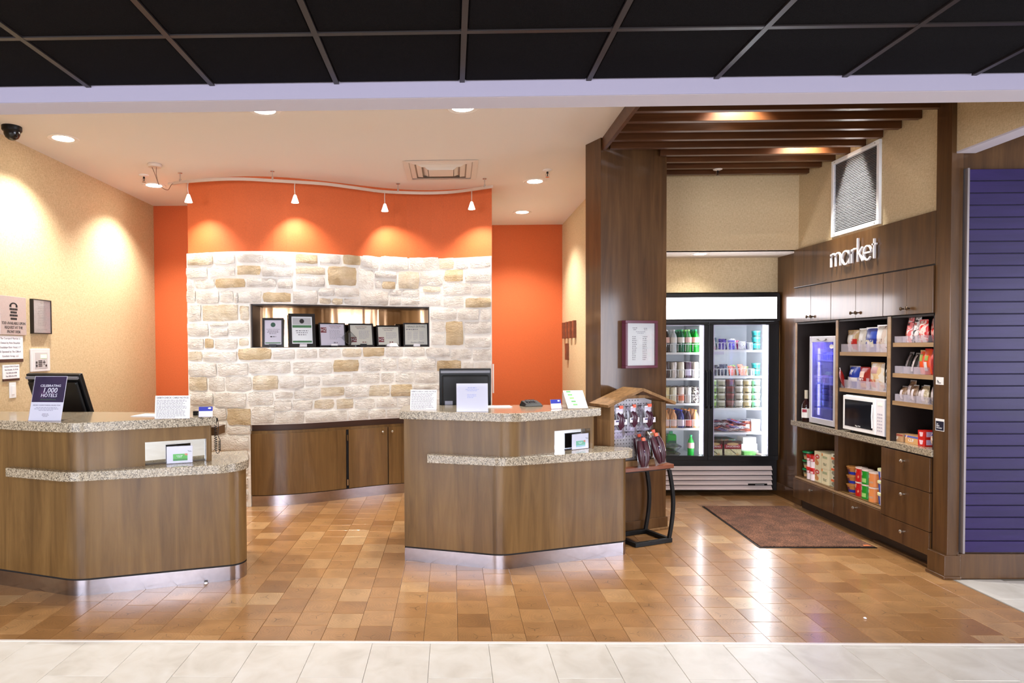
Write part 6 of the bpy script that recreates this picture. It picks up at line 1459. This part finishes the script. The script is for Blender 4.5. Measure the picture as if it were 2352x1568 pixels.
for k in range(12):
    c_, nm = FP[(k*3) % 8]; x = 2.69 + .034*k
    bag('frozen_packet', nm + ' frozen packet, number ' + ['one','two','three','four','five','six','seven','eight','nine','ten','eleven','twelve'][k] + ' from the left in the upper wire basket', 'packet', (x, CY0+.13+.05*(k % 3), RZs[0]+.005+.004*(k % 2)), r.uniform(-.5,.5), .075, r.uniform(.09,.135) if k < 9 else .085, .03, pat('fp_a%d' % (k*3 % 8), [c_, tuple(min(255, v+50) for v in c_), tuple(int(v*.6) for v in c_)], 24), lean=.25, seed=100+k, group='packets in the upper wire basket')
for k in range(12):
    c_, nm = ([((30,34,60), 'navy'), ((70,84,110), 'steel blue'), ((40,40,50), 'charcoal')][k % 3]) if k < 6 else ([((230,96,70), 'coral'), ((236,120,90), 'orange'), ((150,200,90), 'lime')][k % 3])
    x = 2.69 + .034*k
    bag('frozen_packet', nm + ' frozen packet, number ' + ['one','two','three','four','five','six','seven','eight','nine','ten','eleven','twelve'][k] + ' from the left in the lower wire basket', 'packet', (x, CY0+.13+.05*(k % 3), RZs[1]+.005+.004*(k % 2)), r.uniform(-.5,.5), .08, r.uniform(.085,.12), .03, pat('fp_b%d' % (k % 3 + (3 if k > 5 else 0)), [c_, tuple(min(255, v+60) for v in c_), tuple(int(v*.6) for v in c_)], 24), lean=.25, seed=120+k, group='packets in the lower wire basket')
TC = mat('teal_tub', (40,160,160), .45)
for k, (sh_, z) in enumerate([(3, RZs[0]), (2, RZs[1])]):
    for q in range(sh_): tub(['bottom', 'second', 'top'][q] + ' teal tub stacked at the right of the ' + ['upper', 'lower'][k] + ' basket shelf', 3.15, CY0+.16, z+.001+.066*q, 0, TC, mat('teal_lid', (90,196,196), .45), r=.042, h=.065, group=None)
ICE = [((150,196,96), 'lime green'), ((176,172,150), 'grey green'), ((92,36,28), 'chocolate brown'), ((186,178,164), 'grey'), ((206,186,140), 'cream'), ((130,206,176), 'mint')]
for i, (c_, nm) in enumerate(ICE):
    x = 2.700 + .089*i
    for k in range(4):
        lb_ = nm + ' ice cream tub, ' + ['bottom', 'second', 'third', 'top'][k] + ' of its stack on the tub shelf'
        repeat(('t', i), lambda x, y, z, lb, gr: tub(lb, x, y, z, 0, mat('ice_%d' % i, c_, .5), mat('ice_lid_%d' % i, tuple(int(v*.4+150) for v in c_) if i != 2 else (120,60,50), .5), r=.0425, h=.0715, group=gr), x, CY0+.145, RZs[2]+.001+.0725*k, lb_, 'ice cream tubs on the tub shelf')
# heap of ice cream bars
r = random.Random(11); BARC = [((120,60,70), 'maroon'), ((150,120,110), 'taupe'), ((226,214,220), 'pale pink'), ((90,40,40), 'dark brown'), ((190,90,70), 'rust'), ((236,232,238), 'white'), ((120,110,160), 'violet grey')]
lay = [(0, 7), (1, 7), (2, 6), (3, 4)]; kk = 0
for ly, cnt in lay:
    for q in range(cnt):
        c_, nm = BARC[(kk*3+ly) % 7]; x = 2.695 + (.30/max(1, cnt-1))*q + .02*ly + r.uniform(-.012,.012)
        t = thing('ice_cream_bar', nm + ' wrapped ice cream bar, ' + ['bottom', 'second', 'third', 'top'][ly] + ' layer, ' + ['first','second','third','fourth','fifth','sixth','seventh'][q] + ' from the left', 'ice cream bar', (x, CY0+.115+.03*ly+r.uniform(-.01,.03), RZs[3]+.024+.026*ly), 0, 'heap of wrapped ice cream bars')
        t.rotation_euler = (r.uniform(-.25,.25), r.uniform(-.3,.3), r.uniform(-1.2,1.2)); w_, d_, h_ = .145, .055, .022; mb = MB()
        v = []
        for s_ in (-1, 1):
            for j in range(5):
                for i in range(6):
                    u, v_ = i/5, j/4; tk = (1-abs(2*u-1)**4)*(1-abs(2*v_-1)**3); v.append(((u-.5)*w_, (v_-.5)*d_, s_*h_/2*tk + .0006*s_))
        f = [(b0+j*6+i, b0+j*6+i+1, b0+(j+1)*6+i+1, b0+(j+1)*6+i) for b0 in (0, 30) for j in range(4) for i in range(5)]
        mb.add(v, f).obj('wrapper', pat('bar_%s' % nm.replace(' ', '_'), [c_, tuple(min(255, v+40) for v in c_), tuple(int(v*.7) for v in c_)], 30, .3), t, smooth=True)
        B(-w_*.22, w_*.22, -d_*.25, d_*.25, -h_*.53, h_*.53).obj('print_patch', mat('bar_patch_%d' % (kk % 3), [(236,226,226),(200,60,60),(60,40,90)][kk % 3], .4), t)
        kk += 1
t = thing('ice_cream_carton', 'rust coloured carton standing at the right of the bar heap', 'carton', (3.075, CY0+.20, RZs[3]+.001)); B(-.03,.03,-.03,.03,0,.10).obj('carton', mat('rust_carton', (176,84,50), .5), t, bev=.002); B(-.02,.02,-.031,-.030,.03,.07).obj('print_patch', mat('pale_patch', (226,190,160), .5), t)
t = thing('storage_box', 'plain white box at the right end of the bar shelf', 'box', (3.15, CY0+.22, RZs[3]+.001)); B(-.045,.045,-.07,.07,0,.12).obj('box', WHT, t, bev=.003); B(-.046,.046,-.071,.071,.10,.122).obj('lid', WHITE, t, bev=.002)
# floor of the right side: pizza boxes, cartons
for k, x in enumerate((2.705, 2.895)):
    t = thing('pizza_box', ['left', 'right'][k] + ' boxed frozen pizza standing on the cooler floor', 'box', (x, CY0+.105, .366), R(3 if k == 0 else -2))
    B(-.088,.088,0,.03,0,.175).obj('carton', mat('pizza_dark', (70,44,36), .5), t, bev=.001); B(-.084,.084,-.0010,0,.098,.142).obj('red_band', mat('pizza_red', (150,24,36), .4), t); text('DIGIORNO', .0275, t, (0,-.0016,.120), WHT, sx=1.0)
    B(-.084,.084,-.0010,0,.026,.094).obj('picture', pat('pizza_print', [(196,186,140),(214,204,160),(170,150,110)], 12, .5), t); MB().add([(-.03,-.0014,.092),(-.022,-.0014,.092),(.048,-.0014,.036),(.036,-.0014,.036)], [(0,1,2,3)]).obj('dark_stroke', BLK, t)
    MB().disc((.045,-.0016,.040), .016, .012, 12).obj('slice_picture', KRAFT, t); B(-.05,.05,-.0012,0,.006,.022).obj('red_band', MATS['pizza_red'], t); MB().disc((0,-.0013,.146), .06, .014, 16).obj('crust_arc', KRAFT, t)
for k in range(3):
    t = thing('frozen_meal_box', ['bottom', 'middle', 'top'][k] + ' flat frozen meal box behind the standing pizzas', 'box', (2.80, CY0+.27, .366+.063*k), R(4*k-3)); B(-.15,.15,-.09,.09,0,.062).obj('carton', pat('meal_box_%d' % k, [(84,64,54),(120,96,80),(60,40,36)] if k != 2 else [(100,70,56),(50,90,76),(120,80,60)], 14, .5), t, bev=.002); B(-.10,.06,-.0912,-.09,.014,.048).obj('print_patch', mat('meal_patch', (186,160,130), .5), t)
for k in range(3):
    t = thing('storage_box', ['bottom', 'middle', 'top'][k] + ' white carton of the stack on the right cooler floor', 'box', (3.105, CY0+.26, .366+.068*k), R(2*k)); B(-.095+.012*k,.095-.012*k,-.06,.06,0,.066).obj('carton', WHT, t, bev=.002); B(-.09+.012*k,.09-.012*k,-.0612,-.06,.008,.014).obj('seam', mat('grey_seam', (206,206,212), .5), t)
t = thing('frozen_meal_box', 'bright green flat box on the right cooler floor', 'box', (3.065, CY0+.13, .366), R(3)); B(-.065,.065,-.04,.04,0,.068).obj('carton', mat('leaf_green_box', (110,190,90), .5), t, bev=.002); B(-.06,.02,-.0412,-.04,.02,.05).obj('print_patch', mat('lime_patch2', (150,214,120), .5), t)
t = thing('snack_bowl', 'clear lidded bowl of pale snack beside the green box', 'bowl', (3.165, CY0+.11, .366)); MB().lathe([(0,0),(.034,0),(.050,.045),(.050,.050),(0,.055)], 18).obj('bowl', POUCH, t, smooth=True); MB().lathe([(0,.004),(.032,.004),(.046,.044),(0,.047)], 16).obj('snack_mix', pat('snack_mix', [(206,190,150),(226,214,180),(176,150,110)], 60, .6), t, smooth=True)

# ================================================================== FLOOR MAT
def carpet():
    mt, nt, b = nodes('mat_pile'); L = nt.links.new; N = nt.nodes.new
    tc = N('ShaderNodeTexCoord'); n = N('ShaderNodeTexNoise'); n.inputs['Scale'].default_value = 110; n.inputs['Detail'].default_value = 3; L(tc.outputs['Object'], n.inputs['Vector'])
    n2 = N('ShaderNodeTexNoise'); n2.inputs['Scale'].default_value = 7; n2.inputs['Detail'].default_value = 4; L(tc.outputs['Object'], n2.inputs['Vector'])
    r = ramp(nt, [(.32, (70,42,28)), (.5, (116,76,54)), (.68, (156,108,80))]); L(n.outputs['Fac'], r.inputs[0])
    r2 = ramp(nt, [(.35, (190,190,190)), (.65, (255,255,255))]); L(n2.outputs['Fac'], r2.inputs[0])
    mx = N('ShaderNodeMix'); mx.data_type = 'RGBA'; mx.blend_type = 'MULTIPLY'; mx.inputs[0].default_value = 1; L(r.outputs[0], mx.inputs[6]); L(r2.outputs[0], mx.inputs[7]); L(mx.outputs[2], b.inputs['Base Color']); b.inputs['Roughness'].default_value = .95
    bp = N('ShaderNodeBump'); bp.inputs['Strength'].default_value = .8; bp.inputs['Distance'].default_value = .006; L(n.outputs['Fac'], bp.inputs['Height']); L(bp.outputs[0], b.inputs['Normal'])
    return mt
t = thing('door_mat', 'brown pile floor mat with a black rubber edge before the market cabinets', 'mat', (2.78, 5.58, 0))
poly = [(2.315, 4.942), (3.190, 4.938), (3.190, 6.222), (2.372, 6.222)]
MB().prism(poly, .0006, .005).obj('rubber_edge', BLACK, t, world=True, bev=.001)
c_ = Vector((2.77, 5.58)); ins = [tuple(Vector(p) + (c_-Vector(p)).normalized()*.022) for p in poly]
MB().prism(ins, .004, .011).obj('pile', carpet(), t, world=True)
m_ = MB().add([(3.105,4.965,.0112),(3.165,4.965,.0112),(3.150,4.99,.0112),(3.115,4.99,.0112)], [(0,1,2,3)]); m_.obj('orange_tag', mat('tag_orange', (226,120,70), .5), t, world=True)

# ================================================================== SIDE TABLE AND DISPLAY HUTCH (turned with the partition)
PR = math.atan2(PU.y, PU.x)
def stand_xy(s, off): q = PA + PU*s + PN*off; return (q.x, q.y)
ox, oy = stand_xy(.16, .18)
t = thing('side_table', 'small reddish wood side table with bent black legs beside the partition', 'table', (ox, oy, 0), PR)
ZT_ = .612
B(-.225, .282, -.152, .148, ZT_-.032, ZT_).obj('tabletop', REDW, t, bev=.003)
B(-.2, .262, -.135, .13, ZT_-.042, ZT_-.0325).obj('apron', BLACKM, t)
fl = MB(); q_ = .016
fl.box(-.085,.270,-.150,-.120,.002,.034).box(-.085,.270,.120,.150,.002,.034).box(.240,.270,-.120,.120,.002,.034).box(-.085,-.055,-.120,.120,.002,.034); fl.obj('base_frame', BLACKM, t, bev=.002)
def bent(x, y):
    P_ = [(x - .012 + .040*math.sin(math.pi*k/14), y, .03 + (ZT_-.075)*k/14) for k in range(15)]
    mb = MB(); v = []
    for p in P_:
        for dx, dy in ((-.014,-.009),(.014,-.009),(.014,.009),(-.014,.009)): v.append((p[0]+dx, p[1]+dy, p[2]))
    f = [(4*k+a, 4*k+(a+1)%4, 4*k+4+(a+1)%4, 4*k+4+a) for k in range(14) for a in range(4)] + [(3,2,1,0), (56,57,58,59)]
    return mb.add(v, f)
for y in (-.135, .135): bent(.262, y).obj('leg', BLACKM, t, smooth=True)
# hutch
hx, hy = stand_xy(.140, .270); hz = ZT_ + .0005
h_ = thing('display_hutch', 'cedar house-shaped display hutch with a pegboard back on the side table', 'display', (hx, hy, hz), PR)
HW, HD, EH = .262, .15, .482        # half width, depth, eave height
for sx in (-1, 1): B(sx*HW - (.0 if sx < 0 else .036), sx*HW + (.036 if sx < 0 else 0), -.012, .0, 0, EH).obj('front_stile', CEDAR, h_, bev=.001)
B(-HW, -HW+.016, 0, HD, 0, EH).obj('side_board', CEDAR, h_); B(HW-.016, HW, 0, HD, 0, EH).obj('side_board', CEDAR, h_)
B(-HW+.016, HW-.016, 0, HD-.02, 0, .018).obj('floor_board', CEDAR, h_); B(-HW+.016, HW-.016, -.014, 0, 0, .04).obj('front_lip', CEDAR, h_)
pk = .575
MB().add([(-HW+.016, HD-.02, .018), (HW-.016, HD-.02, .018), (HW-.016, HD-.02, EH), (0, HD-.02, pk-.02), (-HW+.016, HD-.02, EH), (-HW+.016, HD-.008, .018), (HW-.016, HD-.008, .018), (HW-.016, HD-.008, EH), (0, HD-.008, pk-.02), (-HW+.016, HD-.008, EH)], [(0,1,2,3,4),(9,8,7,6,5),(0,5,6,1),(1,6,7,2),(2,7,8,3),(3,8,9,4),(4,9,5,0)]).obj('pegboard', mat('pegboard_grey', (206,202,206), .5), h_)
ho = MB()
for a in range(17):
    for b_ in range(19):
        x_, z_ = -.224 + .028*a, .04 + .028*b_
        if z_ > EH + .05 - abs(x_)*.35: continue
        ho.disc((x_, HD-.0208, z_), .0045, .0045, 6)
o = ho.obj('peg_holes', DARKGAP, h_); o['kind'] = 'stuff'
def slab(x0, z0, x1, z1, th, ya, yb):
    d = Vector((x1-x0, z1-z0)).normalized(); n_ = Vector((-d.y, d.x))*th
    return MB().add([(x0,ya,z0),(x1,ya,z1),(x1+n_.x,ya,z1+n_.y),(x0+n_.x,ya,z0+n_.y),(x0,yb,z0),(x1,yb,z1),(x1+n_.x,yb,z1+n_.y),(x0+n_.x,yb,z0+n_.y)], [(0,1,2,3),(7,6,5,4),(0,4,5,1),(1,5,6,2),(2,6,7,3),(3,7,4,0)])
slab(-HW-.055, EH-.022, .005, pk, .022, -.06, HD+.02).obj('roof_board', CEDAR, h_, bev=.0015); slab(-.0, pk, HW+.055, EH-.022, .022, -.06, HD+.02).obj('roof_board', CEDAR, h_, bev=.0015)
MB().add([(-.13,-.010,EH+.035),(.13,-.010,EH+.035),(.08,-.010,EH+.058),(-.08,-.010,EH+.058),(-.13,.0,EH+.035),(.13,.0,EH+.035),(.08,.0,EH+.058),(-.08,.0,EH+.058)], [(0,1,2,3),(7,6,5,4),(0,4,5,1),(1,5,6,2),(2,6,7,3),(3,7,4,0)]).obj('gable_board', CEDAR, h_)
for z in (.445, .245): MB().tube([(-HW+.02, HD-.04, z), (HW-.03, HD-.04, z)], .003, 6).obj('hanging_wire', BLACKM, h_)
# sausage packs: three hanging, four slumped at the front
SAUS = mat('dark_sausage', (72,34,52), .25); SAUS2 = mat('red_sausage', (58,20,32), .35, noise=.3, nscale=40)
CARDW = mat('white_card_label', (240,236,240), .5); GRAPE = mat('grape_print', (70,56,110), .5); CLIP = mat('orange_clip', (240,90,50), .4)
Rz = Matrix.Rotation(PR, 4, 'Z')
def pack(label, lx, ly, lz, w_, h, rot=(0,0,0), big=False, group=None, gold=False):
    p = Rz @ Vector((lx, ly, lz)); t = thing('sausage_pack', label, 'sausage', (hx+p.x, hy+p.y, hz+lz), PR, group)
    t.rotation_euler = (rot[0], rot[1], PR + rot[2])
    P, nx, nz = puff(w_, h, .035, seed=int(lx*1000) % 97, nx=6, nz=8, crimp=.03); mb = MB()
    for s_ in (-1, 1):
        v = [P(i/nx, j/nz, s_) for j in range(nz+1) for i in range(nx+1)]; q = nx+1
        mb.add([(a, b_, c-h) for a, b_, c in v], [(j*q+i, j*q+i+1, (j+1)*q+i+1, (j+1)*q+i) for j in range(nz) for i in range(nx)])
    mb.obj('pouch', POUCH if not gold else glassy('gold_pouch', (236,216,160), .2, .3), t, smooth=True)
    if big:
        for sx in (-.22, .24): MB().tube([(sx*w_, -.004, -h*.10), (sx*w_*1.1, -.012, -h*.35), (sx*w_*.95, -.012, -h*.7), (sx*w_*.5, -.006, -h*.95)], [.019, .028, .027, .013], 10).obj('sausage', SAUS2, t, smooth=True)
    else:
        MB().tube([(-w_*.1, 0, -h*.22), (w_*.06, -.004, -h*.34), (w_*.02, -.004, -h*.55), (w_*.12, 0, -h*.72)], [.018, .031, .030, .016], 10).obj('sausage', SAUS, t, smooth=True)
        MB().tube([(w_*.2, 0, -h*.24), (w_*.24, -.004, -h*.4), (w_*.2, -.004, -h*.6), (w_*.1, 0, -h*.70)], [.015, .026, .024, .013], 10).obj('sausage', SAUS, t, smooth=True)
    za, zb = (-.56, -.40) if not big else (-.60, -.40)
    c_ = MB().box(-w_*.42, w_*.48, -.026, -.024, h*za, h*zb); c_.obj('card_label', CARDW, t); B(-w_*.30, w_*.36, -.0268, -.026, h*(za+zb)/2+.002, h*zb-.006).obj('picture', GRAPE, t)
    B(w_*.05, w_*.30, -.010, .004, -.020, .004).obj('clip', CLIP, t)
    if not big: B(-w_*.18, w_*.30, -.006, -.004, -h*.22, -h*.04).obj('header_card', CARDW, t)
pack('clear sausage pack hanging at the left of the pegboard', -.135, .06, .455, .135, .25, group='hanging sausage packs')
pack('clear sausage pack hanging in the middle of the pegboard', -.002, .06, .460, .10, .235, group='hanging sausage packs')
pack('clear sausage pack hanging at the right of the pegboard', .140, .06, .460, .135, .25, group='hanging sausage packs')
pack('large dark sausage pack leaning out of the hutch at the front left', -.005, -.045, .215, .105, .225, (-R(10), R(2), 0), True)
pack('large dark sausage pack leaning out of the hutch at the front centre', .115, -.045, .240, .11, .235, (-R(10), R(-10), 0), True)
pack('dark sausage pack behind the two leaning ones', .045, .06, .225, .10, .20, (-R(5), R(-8), 0), True)
pack('gold tinted sausage pack at the right of the hutch floor', .165, .04, .255, .10, .22, (-R(6), R(-8), 0), False, gold=True)
